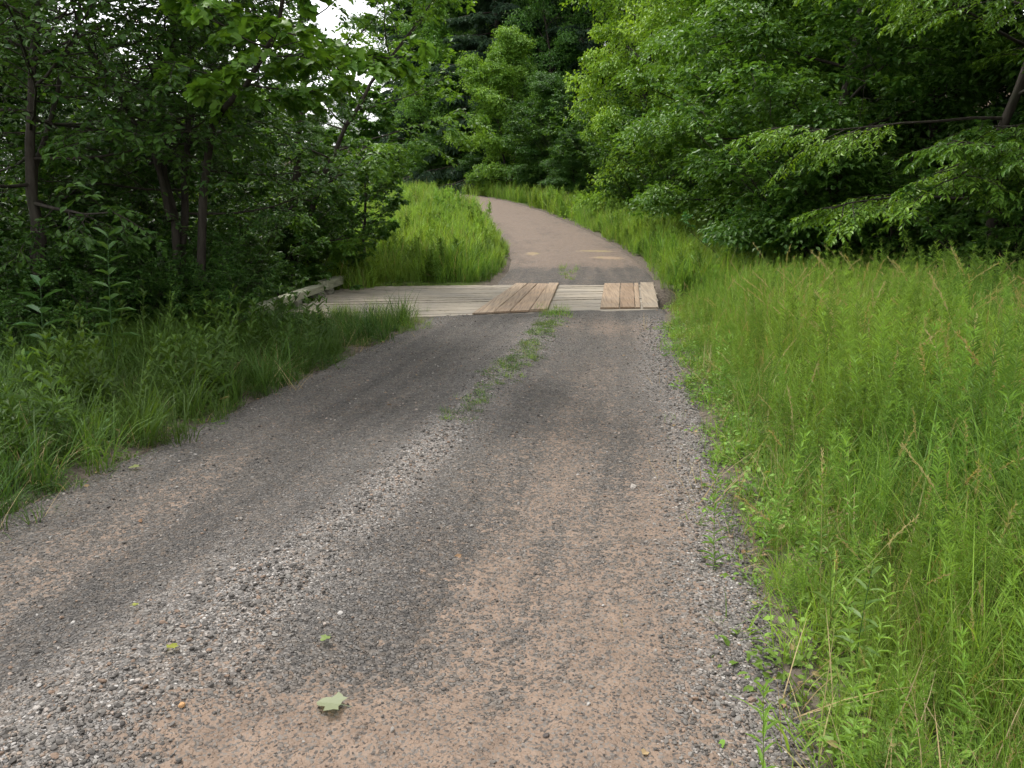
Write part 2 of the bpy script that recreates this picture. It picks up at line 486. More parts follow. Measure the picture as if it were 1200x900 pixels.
def gn_scatter(name, protos, P, rot, scl, idx, kind='stuff'):
    """One object of points, each carrying one of the prototype meshes."""
    c = bpy.data.collections.new(name + '_sources')
    for i, me in enumerate(protos):
        o = bpy.data.objects.new('%s_source_%02d' % (name, i), me); c.objects.link(o)
    me = bpy.data.meshes.new(name)
    me.vertices.add(len(P)); me.vertices.foreach_set('co', np.asarray(P, np.float32).ravel())
    a = me.attributes.new('rot', 'FLOAT_VECTOR', 'POINT'); a.data.foreach_set('vector', np.asarray(rot, np.float32).ravel())
    scl = np.asarray(scl, np.float32)
    if scl.ndim == 1: scl = np.repeat(scl[:, None], 3, 1)
    a = me.attributes.new('scl', 'FLOAT_VECTOR', 'POINT'); a.data.foreach_set('vector', scl.ravel())
    a = me.attributes.new('idx', 'INT', 'POINT'); a.data.foreach_set('value', np.asarray(idx, np.int32))
    o = link(name, me)
    ng = bpy.data.node_groups.new(name, 'GeometryNodeTree')
    ng.interface.new_socket('Geometry', in_out='INPUT', socket_type='NodeSocketGeometry')
    ng.interface.new_socket('Geometry', in_out='OUTPUT', socket_type='NodeSocketGeometry')
    N = ng.nodes; L = ng.links
    gi, go = N.new('NodeGroupInput'), N.new('NodeGroupOutput')
    ci = N.new('GeometryNodeCollectionInfo'); ci.inputs['Collection'].default_value = c
    ci.inputs['Separate Children'].default_value = True; ci.inputs['Reset Children'].default_value = True
    ip = N.new('GeometryNodeInstanceOnPoints'); ip.inputs['Pick Instance'].default_value = True
    def na(n, t):
        x = N.new('GeometryNodeInputNamedAttribute'); x.data_type = t; x.inputs['Name'].default_value = n; return x.outputs['Attribute']
    er = N.new('FunctionNodeEulerToRotation'); L.new(na('rot', 'FLOAT_VECTOR'), er.inputs[0])
    L.new(gi.outputs[0], ip.inputs['Points']); L.new(ci.outputs[0], ip.inputs['Instance'])
    L.new(er.outputs[0], ip.inputs['Rotation']); L.new(na('scl', 'FLOAT_VECTOR'), ip.inputs['Scale'])
    L.new(na('idx', 'INT'), ip.inputs['Instance Index'])
    L.new(ip.outputs[0], go.inputs[0])
    md = o.modifiers.new('scatter', 'NODES'); md.node_group = ng
    tag(o, kind=kind)
    return o

def in_view(P, m=170, top=0.0):
    px, py, zc = project(P)
    px2, py2, zc2 = project(P + np.array((0, 0, top)))
    return (zc > .6) & (px > -m) & (px < 1200 + m) & (py2 < 900 + m) & (py > -400)

n = 400000
sx = rng.uniform(-4, 3.4, n); sy = 1.1 + (13.4 - 1.1) * rng.random(n) ** 1.75
ok = np.abs(lateral(sx, sy)) < half_w(sy) + .22
sx, sy = sx[ok], sy[ok]
l, d, k, g = road_fields(sx, sy)
pr = np.clip(.24 + .76 * l - .26 * np.clip(d, 0, 1), .07, 1) * np.clip(1.15 - sy / 20, .5, 1)
ok = rng.random(len(sx)) < pr
sx, sy, l = sx[ok], sy[ok], l[ok]
sz = road_surface(sx, sy)
size = np.clip(rng.lognormal(math.log(.0033), .48, len(sx)), .0015, .0100) * (1 + .38 * l) * (1 + .055 * sy)
P = np.stack([sx, sy, sz + size * .18], 1)
ok = in_view(P) & (P[:, 1] < 12.2); P, size = P[ok], size[ok]
rot = np.stack([rng.normal(0, .35, len(P)), rng.normal(0, .35, len(P)), rng.uniform(0, 6.28, len(P))], 1)
print('stones', len(P))
gn_scatter('loose_gravel', [stone_mesh(i, 'gravel_stone') for i in range(9)], P, rot, size, rng.integers(0, 9, len(P)))

# ------------------------------------------------------------------ leaves & tubes
T4 = (np.array([(0, 0, 0), (.42, .5, .10), (1, 0, -.10), (.42, -.5, .10)]), [np.array([[0, 2, 1], [0, 3, 2]])])
T6 = (np.array([(0, 0, 0), (.28, .42, .07), (.68, .36, .05), (1, 0, -.12), (.68, -.36, .05), (.28, -.42, .07), (.5, 0, -.02)]),
      [np.array([[0, 6, 2, 1], [0, 5, 4, 6]]), np.array([[6, 3, 2], [6, 4, 3]])])
def palmate():
    pts = [(0, 0), (.02, .16), (-.10, .40), (.10, .42), (.20, .52), (.40, .64), (.44, .46), (.50, .30), (.70, .30), (.86, .22), (1, 0)]
    full = pts + [(x, -y) for x, y in pts[-2:0:-1]]
    V = np.array([(x, y, -.10 * x * x + .12 * abs(y)) for x, y in full] + [(.42, 0, -.02)])
    nn = len(full)
    return V, [np.array([[nn, i, (i + 1) % nn] for i in range(nn)])]
TP = palmate()

def put_leaves(bag, P, D, N, L, W, tmpl, **attrs):
    T, faces = tmpl
    D = norm(D); S = norm(np.cross(N, D)); N = np.cross(D, S)
    k = len(T); n = len(P)
    L = np.broadcast_to(L, (n,))[:, None, None]; W = np.broadcast_to(W, (n,))[:, None, None]
    V = P[:, None] + T[None, :, :1] * L * D[:, None] + T[None, :, 1:2] * W * S[:, None] + T[None, :, 2:] * L * N[:, None]
    off = (np.arange(n) * k)[:, None, None]
    F = [(f[None] + off).reshape(-1, f.shape[1]) for f in faces]
    bag.add(V.reshape(-1, 3), F, **{a: np.repeat(np.broadcast_to(v, (n,)), k) for a, v in attrs.items()})

def put_tubes(bag, P, Rd, sides):
    """P (B,n,3), Rd (B,n)"""
    B, n, _ = P.shape
    T = norm(np.gradient(P, axis=1))
    ref = np.where(np.abs(T[..., 2:3]) > .9, np.array((1., 0, 0)), np.array((0, 0, 1.)))
    ref = np.broadcast_to(ref[:, :1], P.shape)
    S = norm(np.cross(T, ref)); Uv = np.cross(S, T)
    a = np.linspace(0, 2 * np.pi, sides, endpoint=False)
    V = P[:, :, None] + Rd[:, :, None, None] * (np.cos(a)[None, None, :, None] * S[:, :, None] + np.sin(a)[None, None, :, None] * Uv[:, :, None])
    q = []
    for i in range(n - 1):
        for j in range(sides):
            q.append((i * sides + j, i * sides + (j + 1) % sides, (i + 1) * sides + (j + 1) % sides, (i + 1) * sides + j))
    q = np.array(q)
    F = (q[None] + (np.arange(B) * n * sides)[:, None, None]).reshape(-1, 4)
    bag.add(V.reshape(-1, 3), [F])

def at(P, t):
    """P (B,n,3), t (B,k) -> pos, dir"""
    n = P.shape[1]
    f = np.clip(t, 0, 1) * (n - 1); i = np.minimum(f.astype(int), n - 2); w = (f - i)[..., None]
    b = np.arange(len(P))[:, None]
    return P[b, i] * (1 - w) + P[b, i + 1] * w, norm(P[b, i + 1] - P[b, i])

def grow(r, p0, d0, L, n, curve, wob):
    """p0,d0 (B,3), L (B,) -> (B,n,3): bends by curve (up if >0)."""
    B = len(p0); out = np.zeros((B, n, 3)); out[:, 0] = p0; d = d0.copy()
    for i in range(1, n):
        d = norm(d + np.array((0, 0, 1.)) * curve / (n - 1) + r.normal(0, wob, (B, 3)))
        out[:, i] = out[:, i - 1] + d * (L / (n - 1))[:, None]
    return out

def spawn(r, P, k, t0, t1, Lp, ratio, ang, flat, n, curve, wob):
    B = len(P)
    t = t0 + (t1 - t0) * (np.arange(k)[None] + r.random((B, k))) / k
    pos, d = at(P, t)
    up = np.array((0, 0, 1.))
    S = norm(np.cross(d, up)); U2 = np.cross(S, d)
    sgn = np.where((np.arange(k)[None] + r.integers(0, 2, (B, 1))) % 2 == 0, 1, -1)
    th = r.normal(0, 1, (B, k)) * (1 - flat) * 1.2
    perp = S * (sgn * np.cos(th))[..., None] + U2 * np.sin(th)[..., None]
    a = r.uniform(*ang, (B, k))[..., None]
    cd = norm(np.cos(a) * d + np.sin(a) * perp)
    L = (Lp[:, None] * ratio * (1.15 - .65 * t) * r.uniform(.7, 1.25, (B, k)))
    return grow(r, pos.reshape(-1, 3), cd.reshape(-1, 3), L.ravel(), n, curve, wob), L.ravel(), t.ravel()

def gen_tree(name, seed, stems, r0, limbs=20, t0=.2, limb_len=3.0, el=(5, 55), shape='round', k2=8, k3=6, nleaf=20, leafL=.12, leafW=.5,
             flat=.6, droop=-.1, curve1=.25, tmpl=T4, leaf_mat='leaf', tubes3=False, hang=.15, upn=.35, wood=None, inner=.18, clump=None):
    r = np.random.default_rng(seed)
    stems = [np.asarray(s, float) for s in stems]
    wb, cb = Bag(), Bag()
    n0 = 12
    S = []
    for s in stems:
        tt = np.linspace(0, 1, n0); q = np.linspace(0, 1, len(s))
        p = np.stack([np.interp(tt, q, s[:, k]) for k in range(3)], 1)
        p[1:-1] += r.normal(0, .012, (n0 - 2, 3)) * np.linalg.norm(p[-1] - p[0]) * .35
        S.append(p)
    S = np.array(S)
    rr = np.array(r0)[:, None] * (1 - .86 * np.linspace(0, 1, n0)[None]) ** 1.0
    rr[:, 0] *= 1.35
    put_tubes(wb, S, rr, 9)
    # limbs
    L1, P1, RD = [], [], []
    for si, p in enumerate(S):
        t = t0 + (1 - t0) * (np.arange(limbs) + r.random(limbs)) / limbs
        pos, d = at(p[None], t[None]); pos = pos[0]; d = d[0]
        rel = (t - t0) / (1 - t0)
        az = np.arange(limbs) * 2.39996 + r.random() * 6 + r.normal(0, .3, limbs)
        e = np.radians(el[0] + (el[1] - el[0]) * rel + r.normal(0, 7, limbs))
        dr = np.stack([np.cos(az) * np.cos(e), np.sin(az) * np.cos(e), np.sin(e)], 1)
        if shape == 'round':
            f = np.where(rel < .35, .7 + .3 * rel / .35, np.sqrt(np.clip(1 - ((rel - .35) / .70) ** 2, .05, 1)))
        elif shape == 'cone': f = (1 - rel) * .92 + .10
        else: f = .8 + .2 * rel
        L = limb_len * f * r.uniform(.75, 1.2, limbs)
        P1.append(grow(r, pos, dr, L, 8, curve1, .07)); L1.append(L)
        RD.append(np.interp(t, np.linspace(0, 1, n0), rr[si]) * .42)
    P1 = np.concatenate(P1); L1 = np.concatenate(L1); RD = np.concatenate(RD)
    put_tubes(wb, P1, RD[:, None] * (1 - .85 * np.linspace(0, 1, 8)[None]), 6)
    P2, L2, _ = spawn(r, P1, k2, inner, 1, L1, .46, (.5, 1.05), flat, 5, droop, .07)
    R2 = np.repeat(RD, k2) * .30
    put_tubes(wb, P2, np.maximum(R2, .006)[:, None] * (1 - .8 * np.linspace(0, 1, 5)[None]), 4)
    P3, L3, _ = spawn(r, P2, k3, .12, 1, L2, .50, (.45, .95), flat, 4, droop * 1.6, .09)
    if tubes3:
        put_tubes(wb, P3, np.full((len(P3), 1), .0035) * (1 - .6 * np.linspace(0, 1, 4)[None]), 3)
    for Pn, nl in ((P3, nleaf), (P2, max(2, nleaf // 2))):
        B = len(Pn)
        t = (np.arange(nl)[None] + r.random((B, nl))) / nl
        pos, d = at(Pn, .08 + .92 * t)
        up = np.array((0, 0, 1.))
        sd = norm(np.cross(d, up)) * np.where(np.arange(nl)[None] % 2 == 0, 1, -1)[..., None]
        D = norm(sd * .8 + d * .55 - up * hang + r.normal(0, .28, d.shape))
        N = norm(up + r.normal(0, upn, d.shape))
        m = B * nl
        L = leafL * r.uniform(.6, 1.25, m)
        tint = np.clip(np.repeat(r.uniform(0, .55, B), nl) + r.uniform(0, .5, m), 0, 1)
        put_leaves(cb, pos.reshape(-1, 3), D.reshape(-1, 3), N.reshape(-1, 3), L, L * leafW, tmpl, tint=tint)
    if clump:
        # billowing clumps: leaves over the outside of a lumpy bolster round each outer bough
        cr, per = clump
        cen = np.concatenate([at(P1, np.broadcast_to(np.array([.42, .70, .97]), (len(P1), 3)))[0].reshape(-1, 3), P2[::3, -1], S[:, -1]])
        cen = cen + r.normal(0, .12, cen.shape)
        B = len(cen); rad = cr * r.uniform(.65, 1.3, B)
        v = norm(r.normal(size=(B, per, 3))); v[..., 2] = np.where(v[..., 2] < -.35, -v[..., 2], v[..., 2])
        lump = 1 + .28 * np.sin(v[..., 0] * 4 + r.uniform(0, 6, (B, 1))) * np.sin(v[..., 1] * 4 + r.uniform(0, 6, (B, 1))) + .15 * np.sin(v[..., 2] * 7 + r.uniform(0, 6, (B, 1)))
        q = r.uniform(.62, 1.08, (B, per)) * lump
        pos = cen[:, None] + v * (rad[:, None] * q)[..., None] * np.array((1.1, 1.1, .72))
        D = norm(v * np.array((1, 1, .3)) + np.array((0, 0, -.45)) + r.normal(0, .35, v.shape))
        N = norm(v * .55 + np.array((0, 0, .8)) + r.normal(0, .32, v.shape))
        m = B * per
        tint = np.clip(np.repeat(r.uniform(0, .45, B), per) + r.uniform(0, .55, m), 0, 1)
        put_leaves(cb, pos.reshape(-1, 3), D.reshape(-1, 3), N.reshape(-1, 3), leafL * r.uniform(.65, 1.25, m), leafL * leafW, tmpl, tint=tint)
    return wb.mesh(name + '_wood', M[wood or 'bark'], smooth_shade=True), cb.mesh(name + '_foliage', M[leaf_mat])

def tree(kind, protos, loc, rz, s, label, cat, group=None, color=(1, 1, 1), parts=('trunk', 'crown'), tilt=(0, 0)):
    t = bpy.data.objects.new(kind, None); COL.objects.link(t)
    t.location = loc; t.rotation_euler = (tilt[0], tilt[1], rz)
    t.scale = s if isinstance(s, tuple) else (s, s, s)
    tag(t, label, cat, group)
    link(parts[0], protos[0], t)
    link(parts[1], protos[1], t, color=color)
    return t

def stem(h, lean=(0, 0), n=5, seed=0, bow=.03):
    r = np.random.default_rng(seed)
    z = np.linspace(0, 1, n)
    p = np.stack([lean[0] * z ** 1.3, lean[1] * z ** 1.3, h * z], 1)
    p[1:, :2] += r.normal(0, bow * h, (n - 1, 2)) * .5
    return p

def place(px, Y, dz=-.08):
    X = 0.0
    for _ in range(4):
        z = float(H(X, Y)); zc = Y * CP + (CAMZ - z) * SP; X = (px - 600) / FPX * zc
    return (X, Y, float(H(X, Y)) + dz)

# ---- prototypes
BL = [gen_tree('broadleaf', 100, [stem(12.5, (.5, .2), seed=1)], [.19], limbs=25, t0=.03, limb_len=3.9, el=(-5, 60), k2=8, k3=6, nleaf=10, inner=.35, clump=(.85, 330), leafL=.17, leafW=.62, droop=-.25, flat=.5, upn=.5),
      gen_tree('broadleaf', 101, [stem(14.5, (-.6, .4), seed=2)], [.21], limbs=27, t0=.04, limb_len=4.3, el=(-5, 65), k2=8, k3=6, nleaf=10, inner=.35, clump=(.95, 350), leafL=.18, leafW=.6, droop=-.15, flat=.4, upn=.55),
      gen_tree('broadleaf', 102, [stem(9.5, (.3, -.5), seed=3), stem(8, (-1.2, .6), seed=4)], [.13, .10], limbs=16, t0=.03, limb_len=3.2, el=(-5, 60), k2=8, k3=6, nleaf=10, inner=.35, clump=(.70, 330), leafL=.15, leafW=.6, droop=-.3, flat=.6, upn=.45)]
SPRAY = [gen_tree('spray_tree', 110, [stem(11, (.6, -.4), seed=5)], [.16], limbs=23, t0=.04, limb_len=4.1, el=(-2, 55), k2=13, k3=8, nleaf=18, inner=.35, leafL=.105, leafW=.42, droop=-.45, curve1=-.05, flat=.88, hang=.28, upn=.22, tmpl=T6, tubes3=True),
         gen_tree('spray_tree', 111, [stem(9.5, (.1, .5), seed=6)], [.11], limbs=28, t0=.13, limb_len=3.9, el=(-5, 50), k2=13, k3=8, nleaf=17, inner=.35, leafL=.10, leafW=.45, droop=-.40, curve1=-.1, flat=.85, hang=.25, upn=.25, tmpl=T6, tubes3=True)]
PINE = [gen_tree('pine', 120, [stem(26, (.3, .3), seed=7, bow=.01)], [.30], limbs=78, t0=.10, limb_len=4.6, el=(-14, 28), shape='cone', k2=10, k3=7, nleaf=17, leafL=.34, leafW=.15, droop=-.5, curve1=-.18, flat=.9, hang=.3, leaf_mat='needle', upn=.4),
        gen_tree('pine', 121, [stem(23, (-.4, .2), seed=8, bow=.01)], [.27], limbs=70, t0=.06, limb_len=4.2, el=(-18, 25), shape='cone', k2=10, k3=7, nleaf=17, leafL=.34, leafW=.15, droop=-.6, curve1=-.2, flat=.9, hang=.35, leaf_mat='needle', upn=.4)]
def shrub_proto(seed, h, nst, **kw):
    r = np.random.default_rng(seed)
    st = [stem(h * r.uniform(.7, 1.05), tuple(r.normal(0, .38 * h, 2)), seed=seed * 9 + i, bow=.06) for i in range(nst)]
    a = dict(limbs=7, t0=.12, limb_len=.42 * h, el=(5, 60), shape='flatish', k2=5, k3=4, nleaf=11, leafL=.085, leafW=.55, droop=-.2, flat=.5, tmpl=T6)
    a.update(kw)
    return gen_tree('shrub', seed, st, list(r.uniform(.014, .024, nst)), **a)
SHRUB = [shrub_proto(130, 2.2, 7), shrub_proto(131, 1.6, 8, leafL=.07), shrub_proto(132, 2.9, 6, leafL=.10, leafW=.62)]

# ---- left foreground trees, drawn to the photograph
def world_stem(base, pts, zc):
    """stem points given as photo positions at depth zc, relative to base"""
    return np.array([pix(x, y, z) - np.array(base) for x, y, z in pts])
bA = place(42, 8.2)
A_st = [np.concatenate([[[0, 0, 0]], world_stem(bA, [(42, 290, 8.3), (44, 190, 8.3), (40, 90, 8.2), (48, 0, 8.3), (30, -190, 8.4), (40, -420, 8.6)], 0)]),
        np.concatenate([[[0.02, 0, .4]], world_stem(bA, [(40, 200, 8.4), (66, 120, 8.6), (84, 60, 8.8), (95, -20, 9.0), (110, -160, 9.3), (120, -300, 9.5)], 0)])]
TA = gen_tree('left_tree', 140, A_st, [.072, .035], limbs=30, t0=.24, limb_len=2.9, el=(-8, 45), k2=8, k3=6, nleaf=6, leafL=.085, leafW=.6, droop=-.25, flat=.55, tmpl=T6, tubes3=True, upn=.5)
bB = place(215, 9.6)
B_st = [np.concatenate([[[0, 0, 0]], world_stem(bB, [(214, 300, 9.7), (216, 225, 9.7), (220, 150, 9.7), (222, 60, 9.8), (216, -40, 9.8), (225, -230, 10)], 0)]),
        np.concatenate([[[-.03, 0, .5]], world_stem(bB, [(205, 260, 9.6), (190, 170, 9.5), (196, 110, 9.4), (204, 50, 9.3), (196, -50, 9.2), (185, -220, 9.0)], 0)]),
        np.concatenate([[[-.02, 0, 1.6]], world_stem(bB, [(178, 165, 9.4), (150, 130, 9.2), (128, 92, 9.0), (104, 50, 8.8), (85, 0, 8.6), (60, -80, 8.4)], 0)])]
TB = gen_tree('left_tree', 141, B_st, [.062, .055, .035], limbs=25, t0=.28, limb_len=2.4, el=(-10, 45), k2=8, k3=6, nleaf=7, leafL=.085, leafW=.62, droop=-.25, flat=.55, tmpl=T6, tubes3=True, upn=.5)
tree('broadleaf_tree', TA, bA, 0, 1, 'tall tree at far left with a single dark straight trunk', 'tree', color=(.85, .85, .85))
tree('broadleaf_tree', TB, bB, 0, 1, 'many-stemmed tree forking low above the dark left verge', 'tree', color=(.9, .92, .85))
bM = place(238, 9.0)
M_st = [np.concatenate([[[0, 0, 0]], world_stem(bM, [(236, 260, 8.9), (243, 172, 8.6), (258, 128, 8.2), (292, 92, 7.6), (318, 40, 7.2), (338, -40, 6.9), (345, -150, 6.7)], 0)])]
TM = gen_tree('left_tree', 143, M_st, [.055], limbs=15, t0=.50, limb_len=1.35, el=(-15, 40), k2=7, k3=4, nleaf=7, leafL=.105, leafW=.9, droop=-.35, flat=.6, tmpl=TP, tubes3=True, upn=.5)
tree('maple_tree', TM, bM, 0, 1, 'slender maple leaning right with large bright lobed leaves near the picture top', 'tree', color=(1.7, 1.6, 1.0))
bC = place(345, 16.5)
C_st = [np.array([(0, 0, 0), (.1, .1, 2), (.4, -.1, 4), (.5, 0, 6), (.8, .1, 9)]), np.array([(.05, 0, 1.0), (.7, -.2, 2.6), (1.5, -.4, 4.0), (2.3, -.6, 5.0), (3.2, -.8, 6.0)])]
TC = gen_tree('left_tree', 142, C_st, [.11, .07], limbs=17, t0=.16, limb_len=2.6, el=(-5, 50), k2=8, k3=6, nleaf=10, inner=.40, leafL=.115, leafW=.6, droop=-.3, flat=.6, tmpl=T6, upn=.45)
tree('broadleaf_tree', TC, bC, 0, 1, 'leaning light green tree reaching over the pale sky gap beside the bridge', 'tree', color=(1.6, 1.5, 1.0))

# ------------------------------------------------------------------ bridge
bridge = bpy.data.objects.new('plank_bridge', None); COL.objects.link(bridge)
bc = bridge_xy(.5, .5); bridge.location = (bc[0], bc[1], 0)
axis_dir = bridge_xy(.5, 1.) - bridge_xy(.5, 0.)
hb = math.atan2(axis_dir[0], axis_dir[1])
bridge.rotation_euler = (0, 0, -hb)
tag(bridge, 'low timber plank bridge carrying the gravel road over the ditch', 'bridge')
def to_local(xy, z):
    d = np.asarray(xy) - bc
    c, s = math.cos(hb), math.sin(hb)
    return np.stack([d[..., 0] * c - d[..., 1] * s, d[..., 0] * s + d[..., 1] * c, np.broadcast_to(z, d.shape[:-1])], -1)
def st_of(px, py):
    """bridge (s,t) of a photo point on the deck"""
    q = gp(px, py)[:2]; s = t = .5
    for _ in range(20):
        p = bridge_xy(s, t); e = q - p
        ds = bridge_xy(s + 1e-3, t) - p; dt = bridge_xy(s, t + 1e-3) - p
        J = np.stack([ds, dt], 1) / 1e-3
        a = np.linalg.solve(J, e); s += a[0]; t += a[1]
    return s, t
def board(bag, corners, z0, z1, seed, bev=.006, n=8):
    """corners: 4 local xy (near-left, near-right, far-right, far-left); a worn board with bevelled top edges"""
    r = np.random.default_rng(seed)
    c = np.asarray(corners, float)
    t = np.linspace(0, 1, n)[:, None]
    l = c[0] * (1 - t) + c[3] * t; rt = c[1] * (1 - t) + c[2] * t
    w = norm(rt - l)
    jl, jr = r.normal(0, .003, (n, 1)), r.normal(0, .003, (n, 1))
    dz = np.cumsum(r.normal(0, .0015, n))[:, None]
    rows = [np.hstack([l + w * jl, np.full((n, 1), z0)]), np.hstack([l + w * jl, z1 - bev + dz]), np.hstack([l + w * (jl + bev), z1 + dz]),
            np.hstack([rt - w * (jr + bev), z1 + dz]), np.hstack([rt - w * jr, z1 - bev + dz]), np.hstack([rt - w * jr, np.full((n, 1), z0)])]
    V = np.stack(rows, 1).reshape(-1, 3); k = 6
    F = [(i * k + j, i * k + (j + 1) % k, (i + 1) * k + (j + 1) % k, (i + 1) * k + j) for i in range(n - 1) for j in range(k)]
    bag.add(V, [np.array(F), np.array([[k - 1 - i for i in range(k)], [(n - 1) * k + i for i in range(k)]])])
def loc2(s, t): return to_local(bridge_xy(s, t), 0.)[:2]
# transverse deck planks
bg = Bag(); NP = 23
tt = np.linspace(0, 1, NP + 1)
for i in range(NP):
    a, b2 = tt[i] + .0012, tt[i + 1] - .0012 - rng.random() * .002
    e0, e1 = rng.uniform(-.006, .004), 1 + rng.uniform(-.004, .006)
    cs = [loc2(e0, b2), loc2(e0, a), loc2(e1, a), loc2(e1, b2)]
    board(bg, cs, -.06, .012 + rng.normal(0, .004), 500 + i)
link('deck', bg.mesh('deck', M['deck']), bridge)
# runners: long boards on top of the deck
def runner(nl, nr, fl, fr, z, col, seed):
    n_l, n_r, f_l, f_r = st_of(*nl), st_of(*nr), st_of(*fl), st_of(*fr)
    b = Bag()
    board(b, [loc2(*n_l), loc2(*n_r), loc2(*f_r), loc2(*f_l)], .014, z, seed, .008, 14)
    return link('runner_board', b.mesh('runner_board', M['runner']), bridge, color=col)
def runner_set(nl, nr, fl, fr, cuts, zs, cols, seed):
    nl, nr, fl, fr = map(np.array, (nl, nr, fl, fr))
    for i in range(len(cuts) - 1):
        a, c = cuts[i] + .006, cuts[i + 1] - .006
        runner(nl + (nr - nl) * a, nl + (nr - nl) * c, fl + (fr - fl) * a, fl + (fr - fl) * c, zs[i], cols[i], seed + i)
runner_set((553, 369.5), (642, 365.5), (604, 334), (655, 334.5), [0, .28, .50, .76, 1], [.040, .044, .046, .055],
           [(1.02, 1, .98), (.86, .82, .8), (1.02, .95, .9), (1.1, 1.05, 1.0)], 600)
runner_set((703, 363), (751, 362.5), (708, 333), (748, 333), [0, .48, .86, 1], [.040, .043, .038], [(.98, .93, .88), (.84, .76, .7), (1.0, .95, .9)], 620)
runner_set((753, 362.5), (772, 362.5), (750, 333), (766, 333), [0, 1], [.036], [(.95, 1.0, 1.03)], 640)
# kerb along the left edge: long beam, shorter end block, posts below
def kerb(name, t0_, t1_, z0, z1, wd, seed, s0=-.018, col=(1, 1, 1), tiltz=0):
    b = Bag(); w = wd / np.linalg.norm(BR_NR - BR_NL)
    board(b, [loc2(s0, t0_), loc2(s0 + w, t0_), loc2(s0 + w, t1_), loc2(s0, t1_)], z0, z1, seed, .02, 12)
    o = link(name, b.mesh(name, M['kerb']), bridge, color=col)
    return o
kerb('kerb_beam', -.04, .60, .13, .26, .20, 701, col=(1.35, 1.42, 1.25))
kerb('kerb_beam', .645, 1.0, .13, .30, .22, 702, col=(1.4, 1.45, 1.3))
bpost = []
for t_ in (.04, .30, .58, .70, .95):
    kerb('kerb_block', t_ - .022, t_ + .022, .02, .128, .20, 710 + int(t_ * 100), s0=-.014, col=(.8, .8, .78))
# stringers under the deck
for s_ in (.02, .3, .55, .78, .97):
    b = Bag(); board(b, [loc2(s_ - .014, -.02), loc2(s_ + .014, -.02), loc2(s_ + .014, 1.02), loc2(s_ - .014, 1.02)], -.34, -.063, 730 + int(s_ * 100), .01)
    link('stringer', b.mesh('stringer', M['kerb']), bridge, color=(.6, .58, .55))

# ------------------------------------------------------------------ grass prototypes
def blades(bag, r, n, h, w, rad, lean, bend, dry=0.0, segs=5, tint=(0, 1)):
    a = r.uniform(0, 2 * np.pi, n); rr = rad * np.sqrt(r.random(n)); ba = r.uniform(0, 2 * np.pi, n)
    base = np.stack([rr * np.cos(ba), rr * np.sin(ba), np.full(n, -.02)], 1)
    L = r.uniform(h[0], h[1], n); W = r.uniform(w[0], w[1], n)
    th0 = np.abs(r.normal(lean, lean * .6, n)); bd = r.uniform(bend[0], bend[1], n)
    out = np.stack([np.cos(a), np.sin(a), np.zeros(n)], 1); up = np.array((0, 0, 1.))
    tw = a + np.pi / 2 + r.normal(0, .5, n)
    side = np.stack([np.cos(tw), np.sin(tw), np.zeros(n)], 1)
    p = base.copy(); pts = [p]; ds = L / segs
    for i in range(segs):
        s = (i + .5) / segs
        th = th0 + bd * s ** 1.7
        p = p + ds[:, None] * (np.sin(th)[:, None] * out + np.cos(th)[:, None] * up); pts.append(p)
    V, k = [], segs * 2 + 1
    for i in range(segs):
        s = i / segs; ww = (W * (.75 + .6 * s if s < .4 else .99 * (1 - ((s - .4) / .6) ** 1.6) + .0))[:, None]
        V += [pts[i] - side * ww / 2, pts[i] + side * ww / 2]
    V.append(pts[-1])
    V = np.stack(V, 1)
    q = np.array([[2 * i, 2 * i + 1, 2 * i + 3, 2 * i + 2] for i in range(segs - 1)])
    t = np.array([[2 * segs - 2, 2 * segs - 1, 2 * segs]])
    off = (np.arange(n) * k)[:, None, None]
    tt_ = np.repeat(r.uniform(tint[0], tint[1], n), k)
    dd = np.repeat((r.random(n) < dry) * r.uniform(.5, 1, n), k) if 0 < dry < 1 else np.full(n * k, float(dry))
    bag.add(V.reshape(-1, 3), [(q[None] + off).reshape(-1, 4), (t[None] + off).reshape(-1, 3)], tint=tt_, dry=dd)

def seedheads(bag, r, n, h, rad):
    """thin culms with a loose tan head"""
    for _ in range(n):
        a = r.uniform(0, 6.28); L = r.uniform(*h); ln = r.uniform(.05, .3)
        q = np.linspace(0, 1, 6)[:, None]
        b0 = np.array((*(r.normal(0, rad, 2)), 0))
        pts = b0 + q * np.array((0, 0, L)) + q ** 2.2 * np.array((math.cos(a), math.sin(a), -.2)) * L * ln
        rd = np.full((1, 6), .0017) * (1 - .5 * q.T)
        n0 = bag.n
        tb = Bag(); put_tubes(tb, pts[None], rd, 3)
        bag.add(tb.V[0], tb.F, tint=.8, dry=.55)
        m = 26; t = np.linspace(.74, 1.0, m)
        pos, d = at(pts[None], t[None]); pos, d = pos[0], d[0]
        D = norm(d + r.normal(0, .35, (m, 3)))
        put_leaves(bag, pos, D, norm(r.normal(size=(m, 3))), .028, .008, T4, tint=.7, dry=.8)

